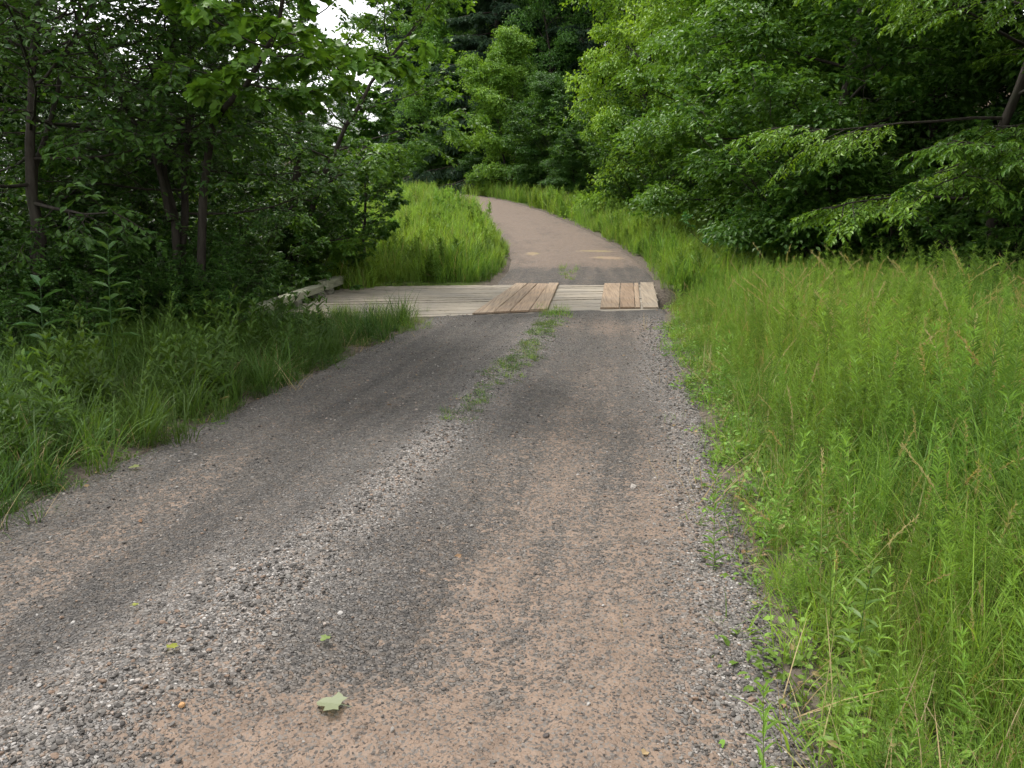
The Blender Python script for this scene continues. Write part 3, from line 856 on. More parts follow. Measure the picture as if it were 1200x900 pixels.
def weed(seed, h, nl, lf, wfac, mat='weed', dens_top=True, nst=1):
    r = np.random.default_rng(seed); bag = Bag()
    for s in range(nst):
        hh = h * r.uniform(.75, 1.05); a = r.uniform(0, 6.28); ln = r.uniform(.02, .16)
        q = np.linspace(0, 1, 7)[:, None]
        b0 = np.array((*(r.normal(0, .05, 2) * (nst > 1)), -.02))
        pts = b0 + q * np.array((0, 0, hh)) + q ** 1.8 * np.array((math.cos(a), math.sin(a), 0)) * hh * ln
        tb = Bag(); put_tubes(tb, pts[None], (.0028 * (1 - .7 * q.T)), 4)
        bag.add(tb.V[0], tb.F, tint=.35, dry=.15)
        m = nl; t = .10 + .90 * np.sort(r.random(m)) ** .85
        pos, d = at(pts[None], t[None]); pos, d = pos[0], d[0]
        az = np.arange(m) * 2.4 + r.normal(0, .3, m)
        out = np.stack([np.cos(az), np.sin(az), np.zeros(m)], 1)
        lift = (.35 + .9 * t ** 2)[:, None]
        D = norm(out + np.array((0, 0, 1.)) * lift + r.normal(0, .15, (m, 3)))
        N = norm(np.array((0, 0, 1.)) * 1.2 - out * .5 + r.normal(0, .2, (m, 3)))
        L = lf * (1.1 - .55 * t) * r.uniform(.7, 1.2, m)
        put_leaves(bag, pos, D, N, L, L * wfac, T6, tint=np.clip(.15 + .6 * t + r.normal(0, .12, m), 0, 1), dry=(r.random(m) < .03) * (t < .35) * .8)
    return bag.mesh('weed_stem', M[mat])

def clump(seed, fn, mt='grass'):
    r = np.random.default_rng(seed); b = Bag(); fn(b, r); return b.mesh('grass_clump', M[mt])
TALL = [clump(200 + i, lambda b, r: (blades(b, r, 26, (.5, 1.0), (.004, .008), .10, .12, (.3, 1.9)), blades(b, r, 8, (.3, .7), (.004, .007), .10, .3, (.5, 2.0), dry=.6))) for i in range(4)]
TALL += [clump(205 + i, lambda b, r: (blades(b, r, 24, (.5, .9), (.003, .005), .12, .14, (.4, 1.8), dry=.3, tint=(.5, 1)), seedheads(b, r, 1, (.6, .9), .06))) for i in range(2)]
TALL += [clump(210 + i, lambda b, r: (blades(b, r, 22, (.5, .95), (.003, .006), .08, .10, (.2, 1.4), dry=.08))) for i in range(2)]
WEED = [weed(220 + i, h, nl, lf, wf) for i, (h, nl, lf, wf) in enumerate([(1.0, 90, .080, .13), (.85, 74, .075, .16), (1.15, 110, .085, .12), (.7, 50, .080, .22), (.95, 60, .12, .16)])]
MEADOW_WEED = [weed(226, .95, 46, .15, .24, nst=3), weed(227, .8, 40, .17, .3, nst=3)]
MEADOW_WEED_D = [weed(228, .8, 34, .12, .34, 'lush', nst=2), weed(229, .65, 26, .14, .4, 'lush', nst=2)]
LUSH = [clump(230 + i, lambda b, r: (blades(b, r, 34, (.35, .85), (.006, .011), .12, .22, (.5, 2.1)), blades(b, r, 5, (.3, .6), (.004, .007), .1, .4, (.8, 2.2), dry=.3)), 'lush') for i in range(4)]
FAR = [clump(240 + i, lambda b, r: (blades(b, r, 34, (.5, .98), (.012, .020), .22, .14, (.1, 1.5), segs=4, tint=(.1, 1)), blades(b, r, 4, (.6, 1.0), (.008, .012), .2, .1, (.2, .8), dry=.8, segs=3))) for i in range(4)]
SHORT_D = [clump(254 + i, lambda b, r: blades(b, r, 30, (.10, .30), (.004, .007), .08, .5, (.4, 1.8), dry=.12, segs=4), 'lush') for i in range(3)]
SHORT = [clump(250 + i, lambda b, r: blades(b, r, 30, (.08, .26), (.003, .006), .07, .45, (.3, 1.5), dry=.10, segs=4)) for i in range(4)]
def ground_plant(seed, mt='weed'):
    r = np.random.default_rng(seed); b = Bag(); m = 46
    az = r.uniform(0, 6.28, m); rr = .14 * np.sqrt(r.random(m)); z = r.uniform(.015, .10, m) * (1.2 - rr * 5)
    pos = np.stack([rr * np.cos(az), rr * np.sin(az), z], 1)
    D = norm(np.stack([np.cos(az), np.sin(az), r.normal(.1, .3, m)], 1) + r.normal(0, .4, (m, 3)))
    N = norm(np.array((0, 0, 1.)) + r.normal(0, .35, (m, 3)))
    L = r.uniform(.018, .045, m)
    put_leaves(b, pos, D, N, L, L * .62, T6, tint=r.uniform(.2, 1, m), dry=(r.random(m) < .04) * .8)
    blades(b, r, 7, (.06, .16), (.003, .005), .1, .6, (.3, 1.2), segs=4)
    return b.mesh('ground_plant', M[mt])
LOW_D = [ground_plant(264 + i, 'lush') for i in range(3)]
LOW = [ground_plant(260 + i) for i in range(4)]
def straw_clump(seed):
    r = np.random.default_rng(seed); b = Bag()
    blades(b, r, 20, (.15, .5), (.003, .005), .15, 1.2, (.1, .6), dry=1.0, segs=4)
    return b.mesh('straw', M['straw'])
STRAW = [straw_clump(270 + i) for i in range(3)]

def scatter(name, protos, x, y, scale, tilt=.06, top=1.0, zoff=0.0):
    z = H(x, y) + zoff
    P = np.stack([x, y, z], 1)
    ok = in_view(P, top=top)
    P = P[ok]; s = np.asarray(scale)[ok]
    n = len(P)
    rot = np.stack([rng.normal(0, tilt, n), rng.normal(0, tilt, n), rng.uniform(0, 6.28, n)], 1)
    print(name, n)
    return gn_scatter(name, protos, P, rot, s, rng.integers(0, len(protos), n))

def off_bridge(x, y, m=.12):
    """False over the deck and the lanes of the road"""
    u = lateral(x, y)
    on = (y > 11.3) & (y < 18.0) & (x > BR_NL[0] + (y - 11.3) * .13 - m) & (x < BR_NR[0] + (y - 12.3) * .13 + m)
    return ~on

def area(nr, x0, x1, y0, y1, pw=1.0):
    return rng.uniform(x0, x1, nr), y0 + (y1 - y0) * rng.random(nr) ** pw

def pick(x, y, dens):
    ok = rng.random(len(x)) < dens
    return x[ok], y[ok]

# -- right verge, near: weeds and tall grass
x, y = area(21000, .6, 8.2, 1.0, 14.2, 1.3)
u = lateral(x, y); d = u - half_w(y)
patch = fbm(x, y, .9, 51)
dn = smooth(d + .35 * (fbm(x, y, 1.8, 53) - .5), -.04, .36) * (1 - smooth(d, 4.2, 5.6)) * off_bridge(x, y) * (1 - .6 * ditch(x, y))
x1, y1 = pick(x, y, dn * np.clip(.16 + 1.4 * (patch - .40), .05, .5) * (.35 + .9 * smooth(fbm(x, y, 3.2, 57, 2), .35, .6)))
dd = lateral(x1, y1) - half_w(y1)
scatter('tall_weeds', WEED, x1, y1, (.28 + .66 * smooth(dd, .0, 1.1)) * (1 + .28 * smooth(dd, 2.2, 3.6) * rng.random(len(x1))) * rng.uniform(.7, 1.15, len(x1)))
x1, y1 = pick(x, y, dn * np.clip(1.05 - patch, .3, .9) * .75 * (.4 + smooth(fbm(x, y, 2.6, 58, 2), .35, .6)))
dd = lateral(x1, y1) - half_w(y1)
scatter('tall_grass', TALL, x1, y1, (.28 + .76 * smooth(dd, .0, 1.3)) * rng.uniform(.7, 1.15, len(x1)), .1)
ARCH = []
for i in range(3):
    r_ = np.random.default_rng(290 + i); b_ = Bag()
    for _ in range(2):
        a_ = r_.uniform(0, 6.28); L_ = r_.uniform(.9, 1.35); q_ = np.linspace(0, 1, 9)[:, None]
        pt = q_ * np.array((0, 0, L_)) + q_ ** 2 * np.array((math.cos(a_) * .42, math.sin(a_) * .42, -.16)) * L_
        tb = Bag(); put_tubes(tb, pt[None], .0022 * (1 - .6 * q_.T), 4); b_.add(tb.V[0], tb.F, tint=.9, dry=.75)
        ps, d_ = at(pt[None], np.linspace(.78, 1, 34)[None])
        put_leaves(b_, ps[0], norm(d_[0] + r_.normal(0, .3, (34, 3))), norm(r_.normal(size=(34, 3))), .03, .009, T4, tint=.8, dry=.85)
    blades(b_, r_, 5, (.6, 1.0), (.006, .011), .04, .25, (.8, 2.2))
    ARCH.append(b_.mesh('arching_stalk', M['grass']))
x1, y1 = pick(x, y, dn * .014)
dd = lateral(x1, y1) - half_w(y1)
scatter('arching_stalks', ARCH, x1, y1, (.5 + .45 * smooth(dd, .2, 1.4)) * rng.uniform(.8, 1.15, len(x1)), .12)
# -- verge edges: low plants, short grass, straw
x, y = area(26000, -6, 5, 1.0, 14.0, 1.35)
u = lateral(x, y); d = np.abs(u) - half_w(y)
n1 = fbm(x, y, 2.4, 61)
dn = np.exp(-((d - .22 - .5 * (n1 - .5)) / .27) ** 2) * off_bridge(x, y)
dn = np.where(u > 0, dn, dn * .55)
x1, y1 = pick(x, y, dn * .62 * (u > 0)); scatter('low_plants', LOW + SHORT[:2], x1, y1, rng.uniform(.4, 1.15, len(x1)), .15)
x1, y1 = pick(x, y, dn * .34 * (u < 0)); scatter('shaded_low_plants', LOW_D, x1, y1, rng.uniform(.4, 1.0, len(x1)), .15)
x1, y1 = pick(x, y, np.exp(-((d - .25) / .3) ** 2) * .5 * (u < 0) * off_bridge(x, y)); scatter('shaded_short_grass', SHORT_D + LUSH[:1], x1, y1, rng.uniform(.4, .9, len(x1)), .15)
x1, y1 = pick(x, y, dn * .36 * (u > 0)); scatter('short_grass', SHORT + WEED[3:4], x1, y1, rng.uniform(.4, .95, len(x1)), .15)
x1, y1 = pick(x, y, np.exp(-((d - .55) / .5) ** 2) * .10 * off_bridge(x, y)); scatter('dry_straw', STRAW, x1, y1, rng.uniform(.5, 1.1, len(x1)), .2)
# -- left verge, near: lush dark grass
x, y = area(15000, -9, -.6, 2.2, 13.5, 1.2)
u = lateral(x, y); d = -u - half_w(y)
dn = smooth(d + .3 * (fbm(x, y, 1.8, 71) - .5), -.1, .3) * (1 - .8 * smooth(d, 2.6, 4.2)) * off_bridge(x, y)
x1, y1 = pick(x, y, dn * .50)
dd = -lateral(x1, y1) - half_w(y1)
scatter('lush_grass', LUSH, x1, y1, (.40 + .5 * smooth(dd, .1, 1.3)) * (1 - .45 * smooth(y1, 8.5, 10.5)) * rng.uniform(.7, 1.15, len(x1)), .14)
x1, y1 = pick(x, y, dn * .17 * (y < 9.6)); scatter('verge_weeds', LOW_D + MEADOW_WEED_D, x1, y1, rng.uniform(.5, 1.1, len(x1)), .12)
# -- both verges beyond the bridge and the open field on the left
x, y = area(26000, -16, 11, 16.6, 34, 1.0)
u = lateral(x, y); d = np.abs(u) - half_w(y)
dn = smooth(d, -.02, .3) * np.where(u > 0, 1 - smooth(d, 3.6, 5.2), 1) * off_bridge(x, y, .12)
x1, y1 = pick(x, y, dn * .55)
dd = np.abs(lateral(x1, y1)) - half_w(y1)
sc_ = (.40 + .55 * smooth(dd, .0, .9)) * rng.uniform(.6, 1.3, len(x1)) * (.7 + .6 * fbm(x1, y1, .8, 91))
scatter('meadow_grass', FAR + TALL[:4] + MEADOW_WEED, x1, y1, sc_, .12)
x, y = area(26000, -45, 9, 34, 92, 1.0)
u = lateral(x, y); d = np.abs(u) - half_w(y)
dn = smooth(d, .05, .4) * np.where(u > 0, 1 - smooth(d, 3.6, 5.0), 1)
x1, y1 = pick(x, y, dn * .5)
scatter('far_meadow', FAR + MEADOW_WEED, x1, y1, rng.uniform(.6, 1.5, len(x1)) * (.7 + .6 * fbm(x1, y1, .5, 92)), .12)
# -- open meadow seen under the left trees
x, y = area(9000, -34, -9, 12, 34, 1.0)
x1, y1 = pick(x, y, np.full(len(x), .55)); scatter('left_meadow', FAR, x1, y1, rng.uniform(.8, 1.15, len(x1)), .06)
# -- forest floor litter
x, y = area(5000, 3.5, 14, 5, 30, 1.0)
d = lateral(x, y) - half_w(y)
x1, y1 = pick(x, y, smooth(d, 3.2, 4.5) * .5); scatter('undergrowth', LOW + WEED[3:4], x1, y1, rng.uniform(.8, 1.7, len(x1)), .15)
# -- weeds along the road's middle ridge
yy_ = rng.uniform(5.0, 12.6, 1200); xx_ = road_x(yy_) + (ridge_at(yy_) + rng.normal(0, .10, 1200)) * 1.0
w_ = np.clip(.34 + (fbm(xx_, yy_, 2.6, 81) - .40) * 2.0, 0, 1) * smooth(yy_, 5.0, 7.2)
x1, y1 = pick(xx_, yy_, w_ * .8)
P = np.stack([x1, y1, road_surface(x1, y1) - .012], 1); m = len(P)
gn_scatter('ridge_weeds', LOW_D + SHORT_D + SHORT[:2], P, np.stack([rng.normal(0, .1, m), rng.normal(0, .1, m), rng.uniform(0, 6, m)], 1), rng.uniform(.18, .50, m), rng.integers(0, 8, m))
# tufts at the bridge ends between the runners, and grass hanging over the deck's left end
tp = np.concatenate([np.stack([rng.uniform(632, 668, 26), rng.uniform(361, 378, 26)], 1)])
P = np.array([gp(a, b_) for a, b_ in tp]); P[:, 2] = 0.0
tp2 = np.stack([rng.uniform(655, 676, 12), rng.uniform(322, 332, 12)], 1)
P2 = np.array([gp(a, b_) for a, b_ in tp2]); P2[:, 2] = road_surface(P2[:, 0], P2[:, 1]) - .01
P = np.concatenate([P, P2]); m = len(P)
gn_scatter('bridge_tufts', SHORT, P, np.stack([rng.normal(0, .1, m), rng.normal(0, .1, m), rng.uniform(0, 6, m)], 1), rng.uniform(.6, 1.1, m), rng.integers(0, 4, m))
tp = np.stack([rng.uniform(335, 505, 170), rng.uniform(364, 392, 170)], 1)
P = np.array([gp(a, b_) for a, b_ in tp]); P[:, 2] = np.maximum(H(P[:, 0], P[:, 1]), -.12); m = len(P)
gn_scatter('bridge_end_grass', TALL[:4] + SHORT, P, np.stack([rng.normal(0, .12, m), rng.normal(0, .12, m), rng.uniform(0, 6, m)], 1), rng.uniform(.25, .5, m), rng.integers(0, 8, m))
ts = rng.uniform(0, .30, 46)
P2 = bridge_xy(ts, 1.0 + rng.normal(.012, .018, 46)); P = np.stack([P2[:, 0], P2[:, 1], np.zeros(46)], 1)
gn_scatter('bridge_far_weeds', LOW + SHORT + MEADOW_WEED, P, np.stack([rng.normal(0, .15, 46), rng.normal(0, .15, 46), rng.uniform(0, 6, 46)], 1), rng.uniform(.4, .95, 46), rng.choice([0, 1, 2, 3, 4, 5, 6, 7, 8, 9], 46))
# dead leaves along the verge edges
x, y = area(2600, -5, 3.5, 1.2, 13, 1.3)
d = np.abs(lateral(x, y)) - half_w(y)
x, y = pick(x, y, np.exp(-((d - .15) / .28) ** 2) * .5 + .022)
b = Bag(); m = len(x)
P = np.stack([x, y, np.maximum(H(x, y), road_surface(x, y)) + .008], 1)
az = rng.uniform(0, 6.28, m)
L = rng.uniform(.02, .055, m)
put_leaves(b, P, np.stack([np.cos(az), np.sin(az), rng.normal(0, .15, m)], 1), norm(np.array((0, 0, 1.)) + rng.normal(0, .3, (m, 3))), L, L * .7, T6, tint=rng.random(m), dry=0)
tag(link('leaf_litter', b.mesh('leaf_litter', M['litter'])), kind='stuff')

# ------------------------------------------------------------------ trees of the wood
G_R = 'trees crowding the right-hand wood'
G_F = 'pines of the far wood'
# named trees of the right and far edge
tree('broadleaf_tree', BL[0], place(757, 38), 2.1, (.85, .85, 1.25), 'tall bright yellow-green tree standing right of the bend', 'tree', color=(3.0, 2.35, 1.3))
tree('broadleaf_tree', BL[2], place(596, 60), .4, (.95, .95, 1.08), 'small light green tree in front of the dark pines at the bend', 'tree', color=(2.4, 2.05, 1.3))
tree('broadleaf_tree', BL[1], place(642, 64), 1.2, (.85, .85, 1.2), 'dark rounded tree among the pines, behind the small light green one', 'tree', color=(1.2, 1.3, 1.2))
tree('broadleaf_tree', BL[1], place(838, 31), 3.0, .9, 'broad mid green tree beside the bright yellow-green one', 'tree', color=(2.1, 1.8, 1.1))
tree('broadleaf_tree', BL[2], place(885, 24.5), 5.0, 1.05, 'two-stemmed mid green tree over the right verge beyond the bridge', 'tree', color=(1.55, 1.45, 1.0))
tree('broadleaf_tree', BL[0], place(968, 19), .6, .85, 'rounded leafy tree standing behind the pale-leaved shrub', 'tree', color=(1.15, 1.15, .9))
tree('feathery_tree', SPRAY[1], place(1160, 14.2), 2.4, 1.0, 'feathery tree with bright layered sprays hanging over the dark hollow', 'tree', color=(2.1, 1.8, 1.1))
tree('feathery_tree', SPRAY[0], place(1350, 10.6), 4.2, .9, 'feathery tree whose sprays reach in from the right picture edge', 'tree', color=(1.5, 1.4, 1.0))
for px, Y, s, k in [(540, 70, (.75, .75, .6), 1), (578, 64, (.62, .62, .5), 0), (634, 55, (.62, .62, .5), 1), (672, 48, (.55, .55, .42), 2)]:
    tree('broadleaf_tree', BL[k], place(px, Y), px * .7, s, 'low dark bushy tree at the foot of the far wood', 'tree', 'low trees before the far pines', color=(.85, .95, .9))
for px, Y, s, k, c in [(486, 80, (.85, .85, .8), 2, 1.1), (520, 72, (.9, .9, 1.15), 1, 1.25), (556, 70, (.8, .8, .95), 0, 1.1)]:
    tree('broadleaf_tree', BL[k], place(px, Y), px * .7, s, 'mid green rounded tree beside the dark pines at the end of the road', 'tree', 'rounded trees at the end of the road', color=(1.3 * c, 1.3 * c, 1.15))
for px, Y, s, k in [(500, 104, 1.9, 1), (545, 108, 2.0, 0), (595, 104, 2.0, 1), (640, 100, 1.9, 0), (690, 92, 1.8, 1), (735, 84, 1.7, 0), (780, 74, 1.6, 1)]:
    tree('broadleaf_tree', BL[k], place(px, Y), px * .3, s, 'tall leafy tree closing the sky above the far pines', 'tree', 'tall trees behind the far pines', color=(1, 1, 1))
for px, Y, s, k, c in [(490, 80, .95, 0, 1.2), (528, 76, 1.05, 1, 1.1), (560, 76, 1.08, 0, 1.1), (585, 68, 1.05, 1, .95), (618, 76, 1.1, 0, .9),
                       (650, 72, 1.05, 1, .9), (690, 66, 1.05, 0, .9), (722, 60, 1.0, 1, .95), (512, 90, 1.1, 0, .95), (570, 92, 1.2, 1, .9), (630, 94, 1.2, 0, .9)]:
    tree('pine_tree', PINE[k], place(px, Y), px * .7, (s * 1.35, s * 1.35, s), 'tall dark pine crowded into the far wood behind the bend', 'tree', G_F, color=(c, c, c))
pts = []
def fill(n_, x0, x1, y0, y1, dmin, dmax, sep):
    k = 0
    for _ in range(4000):
        if k >= n_: break
        xx, yv = rng.uniform(x0, x1), rng.uniform(y0, y1)
        dd = float(lateral(xx, yv)) - float(half_w(yv))
        if not dmin < dd < dmax: continue
        if any((xx - a) ** 2 + (yv - b_) ** 2 < sep ** 2 for a, b_ in pts): continue
        pts.append((xx, yv)); k += 1
        yield xx, yv
for xx, yv in fill(34, -2, 34, 8, 66, 6.6, 20, 3.3):
    if yv > 34 and 600 + xx / yv * FPX < 745: continue
    k = rng.integers(0, 5)
    pr_, kd = [(BL[0], 'broadleaf_tree'), (BL[1], 'broadleaf_tree'), (BL[2], 'broadleaf_tree'), (SPRAY[0], 'broadleaf_tree'), (PINE[1], 'pine_tree')][k]
    c = rng.uniform(.8, 1.1)
    tree(kd, pr_, (xx, yv, float(H(xx, yv)) - .1), rng.uniform(0, 6), float(rng.uniform(.85, 1.15)) * (.75 if kd == 'pine_tree' else 1),
         'dark pine deep in the wood on the right' if kd == 'pine_tree' else 'leafy tree deep in the wood on the right', 'tree', G_R, color=(c * .9, c * .9, c * .85))
# shrubs along the right edge of the wood
pts = []
for xx, yv in fill(40, -4, 14, 9.5, 62, 3.9, 6.0, 1.5):
    k = int(rng.integers(0, 3)); c = rng.uniform(.9, 1.35)
    if 600 + xx / yv * FPX > 930 and yv < 16 and k != 1: continue
    tree('shrub', SHRUB[k], (xx, yv, float(H(xx, yv)) - .05), rng.uniform(0, 6), float(rng.uniform(.8, 1.35)) * (1 + .012 * yv),
         'green shrub filling the edge of the right-hand wood', 'shrub', 'shrubs along the edge of the wood', color=(c, c, c * .9), parts=('stems', 'foliage'))
tree('shrub', SHRUB[1], place(868, 18.5), 1.0, .85, 'pale blue-green shrub where the right verge meets the wood', 'shrub', color=(1.4, 1.7, 2.6), parts=('stems', 'foliage'))
# left: undergrowth, sapling, far tree line
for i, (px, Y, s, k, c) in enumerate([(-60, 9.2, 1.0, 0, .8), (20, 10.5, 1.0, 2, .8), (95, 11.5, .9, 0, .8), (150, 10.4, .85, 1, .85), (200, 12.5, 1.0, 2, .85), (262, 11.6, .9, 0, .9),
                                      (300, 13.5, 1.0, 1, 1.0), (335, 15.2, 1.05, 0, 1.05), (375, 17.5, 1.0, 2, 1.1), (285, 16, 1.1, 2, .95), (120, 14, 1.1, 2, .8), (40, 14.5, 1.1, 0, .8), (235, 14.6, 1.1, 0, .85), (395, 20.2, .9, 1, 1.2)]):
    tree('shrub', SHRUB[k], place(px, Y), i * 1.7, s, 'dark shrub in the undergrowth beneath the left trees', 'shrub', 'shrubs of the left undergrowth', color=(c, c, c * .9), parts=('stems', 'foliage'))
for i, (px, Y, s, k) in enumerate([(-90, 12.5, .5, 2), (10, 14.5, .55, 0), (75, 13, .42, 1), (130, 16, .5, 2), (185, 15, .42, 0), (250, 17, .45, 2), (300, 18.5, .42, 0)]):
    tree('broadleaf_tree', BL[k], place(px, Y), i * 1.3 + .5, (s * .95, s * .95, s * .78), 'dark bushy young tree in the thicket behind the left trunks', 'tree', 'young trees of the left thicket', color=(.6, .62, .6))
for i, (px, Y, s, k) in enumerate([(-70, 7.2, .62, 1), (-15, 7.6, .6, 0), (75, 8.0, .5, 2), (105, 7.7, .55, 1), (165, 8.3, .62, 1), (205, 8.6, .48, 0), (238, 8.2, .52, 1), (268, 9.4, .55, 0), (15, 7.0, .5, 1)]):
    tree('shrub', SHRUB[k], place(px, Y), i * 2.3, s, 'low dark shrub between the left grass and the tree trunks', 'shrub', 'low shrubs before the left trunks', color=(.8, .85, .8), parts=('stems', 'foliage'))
SAP = gen_tree('sapling', 150, [stem(4.2, (.3, .1), seed=41)], [.05], limbs=22, t0=.22, limb_len=1.25, el=(5, 55), k2=6, k3=5, nleaf=14, leafL=.12, leafW=.6, droop=-.25, flat=.6, tmpl=T6)
tree('sapling', SAP, place(428, 19.5), .5, 1.0, 'slim leafy sapling at the meadow edge left of the road', 'tree', color=(1.2, 1.25, 1.05))
for i, (px, Y, s, k) in enumerate([(-160, 52, .8, 0), (-60, 58, .85, 2), (40, 50, .75, 1), (120, 60, .8, 0), (190, 54, .8, 2), (255, 62, .8, 1), (310, 66, .7, 2), (345, 70, .62, 0), (372, 74, .62, 2), (405, 84, .62, 1)]):
    tree('broadleaf_tree', BL[k], place(px, Y), i * 2.1, s, 'tree of the low line beyond the left meadow', 'tree', 'trees beyond the left meadow', color=(1.1, 1.1, 1.0))

# ------------------------------------------------------------------ single plants and small things
def leafy_stem(seed, h, pairs, L0, W0, cross=True):
    r = np.random.default_rng(seed); wb, lb = Bag(), Bag()
    q = np.linspace(0, 1, 8)[:, None]
    pts = q * np.array((0, 0, h)) + q ** 2 * np.array((.06, .02, 0))
    put_tubes(wb, pts[None], .0055 * min(1, h) * (1 - .6 * q.T), 6)
    t = np.repeat(np.linspace(.2, .98, pairs), 2)
    pos, d = at(pts[None], t[None]); pos, d = pos[0], d[0]
    az = np.repeat(np.arange(pairs) * 1.57, 2) + np.tile([0, np.pi], pairs) + r.normal(0, .2, 2 * pairs)
    out = np.stack([np.cos(az), np.sin(az), np.zeros(2 * pairs)], 1)
    D = norm(out + np.array((0, 0, 1.)) * (.1 + .7 * t ** 3)[:, None])
    N = norm(np.array((0, 0, 1.)) - out * .2 + r.normal(0, .12, (2 * pairs, 3)))
    L = L0 * (1.15 - .5 * t)
    put_leaves(lb, pos, D, N, L, L * W0, T6, tint=r.uniform(.3, .9, 2 * pairs))
    return wb.mesh('stem', M['plant']), lb.mesh('leaves', M['plant'])
def plant(name, protos, loc, label, cat, color, rz=0, s=1.0):
    t = bpy.data.objects.new(name, None); COL.objects.link(t); t.location = loc; t.rotation_euler.z = rz; t.scale = (s, s, s)
    tag(t, label, cat)
    link('stem', protos[0], t, color=(.8, .9, .8)); link('foliage', protos[1], t, color=color)
    return t
plant('milkweed_plant', leafy_stem(1, 1.35, 11, .25, .34), place(137, 6.6, 0), 'tall upright weed with paired long leaves above the dark left grass', 'plant', (.9, 1.0, .95))
plant('broad_leaved_weed', leafy_stem(2, 1.0, 8, .28, .42), place(58, 6.4, 0), 'broad-leaved dull green weed left of the upright paired-leaf weed', 'plant', (.75, .95, 1.15), 1.0)
plant('verge_seedling', leafy_stem(3, .24, 5, .06, .6), tuple(gp(122, 528)), 'tiny pale seedling at the gravel edge below the left grass', 'plant', (1.3, 1.4, 1.5), .4)
plant('goldenrod_plant', leafy_stem(4, .42, 8, .085, .3), tuple(gp(1000, 800)), 'small bright yellow-green weed at the foot of the right verge', 'plant', (1.35, 1.3, .8), .4)

def fallen_leaf(px, py, size, col, rz, label, dry=False):
    b = Bag()
    P = np.zeros((1, 3)); D = np.array([[1., 0, 0]]); N = np.array([[0, 0, 1.]])
    put_leaves(b, P, D, N, size, size, TP, tint=np.array([.9]))
    q = np.linspace(0, 1, 4)[:, None]
    tb = Bag(); put_tubes(tb, (np.array((-.45, .05, .02)) * (1 - q) * size)[None], np.full((1, 4), .0012), 4)
    o = bpy.data.objects.new('fallen_leaf', None); COL.objects.link(o)
    p = gp(px, py); z = float(road_surface(np.array([p[0]]), np.array([p[1]]))[0]) + .022
    o.location = (p[0], p[1], z); o.rotation_euler = (.03, -.03, rz)
    tag(o, label, 'leaf')
    link('blade', b.mesh('blade', M['plant']), o, color=col)
    tb.A['tint'] = [np.full(tb.n, .5)]
    link('stalk', tb.mesh('stalk', M['plant']), o, color=col)
    return o
fallen_leaf(400, 838, .082, (2.5, 1.6, 3.4), 2.9, 'large pale green lobed leaf lying on the bare dirt')
fallen_leaf(157, 722, .022, (2.4, 1.5, .8), .5, 'tiny yellow-green leaf on the dark gravel at left')
fallen_leaf(203, 788, .035, (2.4, 1.5, .8), 1.5, 'small yellowish leaf on the pale gravel ridge')
fallen_leaf(385, 762, .035, (1.8, 1.4, 1.4), 4.2, 'small green leaf just above the large pale lobed leaf')
fallen_leaf(163, 551, .06, (2.6, 1.7, 2.2), 3.6, 'pale curled leaf at the left gravel edge')

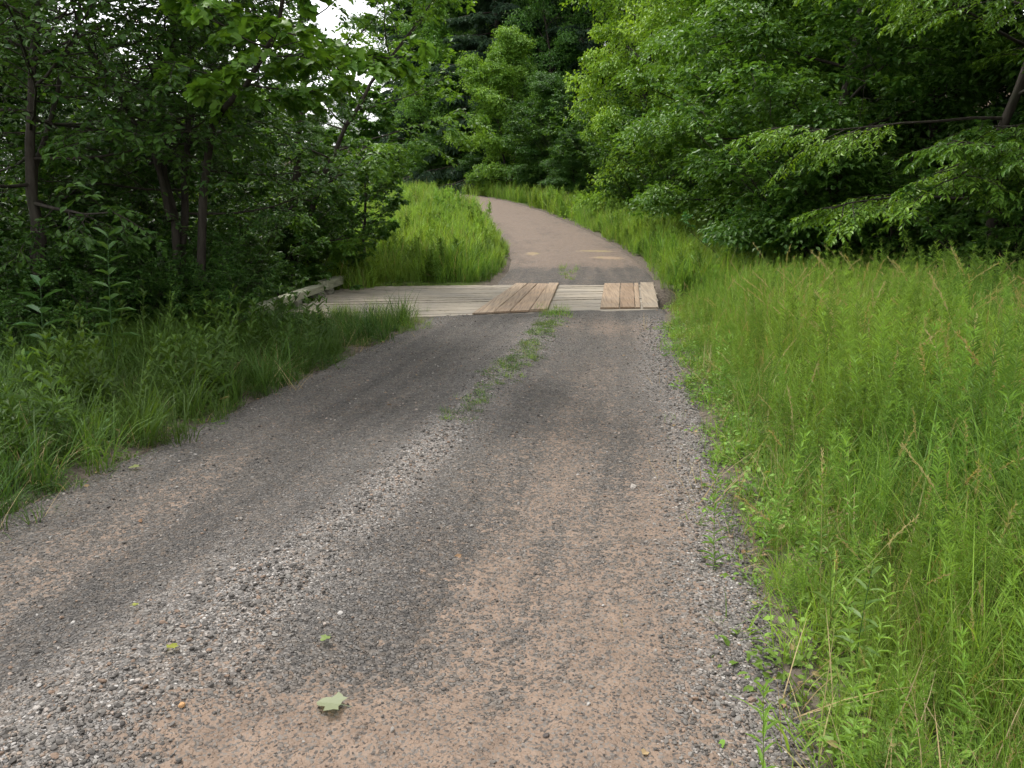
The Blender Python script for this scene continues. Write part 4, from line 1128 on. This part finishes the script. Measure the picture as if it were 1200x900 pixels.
def pebble(px, py, size, col, label, seed):
    me = stone_mesh(seed, 'pebble').copy()
    m, nt = new_mat('pebble_' + str(seed)); b = NB(nt)
    co = b.n('ShaderNodeTexCoord').outputs['Object']
    f = b.noise(co, 3, 4); c = b.mixmul(b.n('ShaderNodeRGB').outputs[0], b.range(f, .3, .7, .7, 1.2))
    nt.nodes['RGB'].outputs[0].default_value = (*col, 1)
    b.out(b.pbsdf(c, .7, .3, b.bump(f, .3, .05)).outputs[0])
    me.materials.clear(); me.materials.append(m)
    p = gp(px, py); z = float(road_surface(np.array([p[0]]), np.array([p[1]]))[0])
    o = link('pebble', me, None, (p[0], p[1], z + size * .3), (.1, .1, seed), (size,) * 3)
    tag(o, label, 'stone')
pebble(215, 849, .017, (.42, .24, .11), 'orange pebble on the gravel left of the lobed leaf', 901)
pebble(640, 868, .012, (.06, .05, .045), 'dark pebble on the bare dirt in the near foreground', 902)
pebble(742, 572, .030, (.30, .27, .24), 'pale flat stone in the right wheel track', 903)

# ------------------------------------------------------------------ light
w = bpy.data.worlds.new('World'); scn.world = w; w.use_nodes = True
nt = w.node_tree; nt.nodes.clear(); b = NB(nt)
SUN_EL, SUN_AZ = R(60), R(-48)      # azimuth from +Y towards +X: light from the left
sky = b.n('ShaderNodeTexSky', sky_type='NISHITA', sun_disc=False)
sky.sun_elevation = SUN_EL; sky.sun_rotation = SUN_AZ; sky.dust_density = 3; sky.air_density = 1.2
gen = b.n('ShaderNodeTexCoord').outputs['Generated']
cl = b.noise(gen, 3.2, 5, .55)
cloud = b.ramp(cl, [(.3, (7.3, 7.4, 7.5)), (.7, (10.7, 10.7, 10.7))])
col = b.mix(.88, sky.outputs[0], cloud)
bgn = b.n('ShaderNodeBackground'); b.put(bgn.inputs[0], col); bgn.inputs[1].default_value = .085
nt.links.new(bgn.outputs[0], b.n('ShaderNodeOutputWorld').inputs[0])
sd = bpy.data.lights.new('sun', 'SUN'); sd.energy = 1.5; sd.angle = R(12); sd.color = (1, .96, .9)
so = bpy.data.objects.new('sun', sd); COL.objects.link(so)
dv = Vector((math.sin(SUN_AZ) * math.cos(SUN_EL), math.cos(SUN_AZ) * math.cos(SUN_EL), math.sin(SUN_EL)))
so.rotation_euler = dv.to_track_quat('Z', 'Y').to_euler()

scn.render.engine = 'CYCLES'
cy = scn.cycles
cy.max_bounces = 6; cy.diffuse_bounces = 4; cy.glossy_bounces = 2; cy.transmission_bounces = 4
cy.use_denoising = True
try: cy.denoiser = 'OPENIMAGEDENOISE'
except Exception: pass
cy.use_adaptive_sampling = True; cy.adaptive_threshold = .02
cy.sample_clamp_indirect = 4
vs = scn.view_settings
vs.view_transform = 'Standard'; vs.look = 'None'; vs.gamma = 1; vs.use_curve_mapping = False
vs.exposure = 1.5
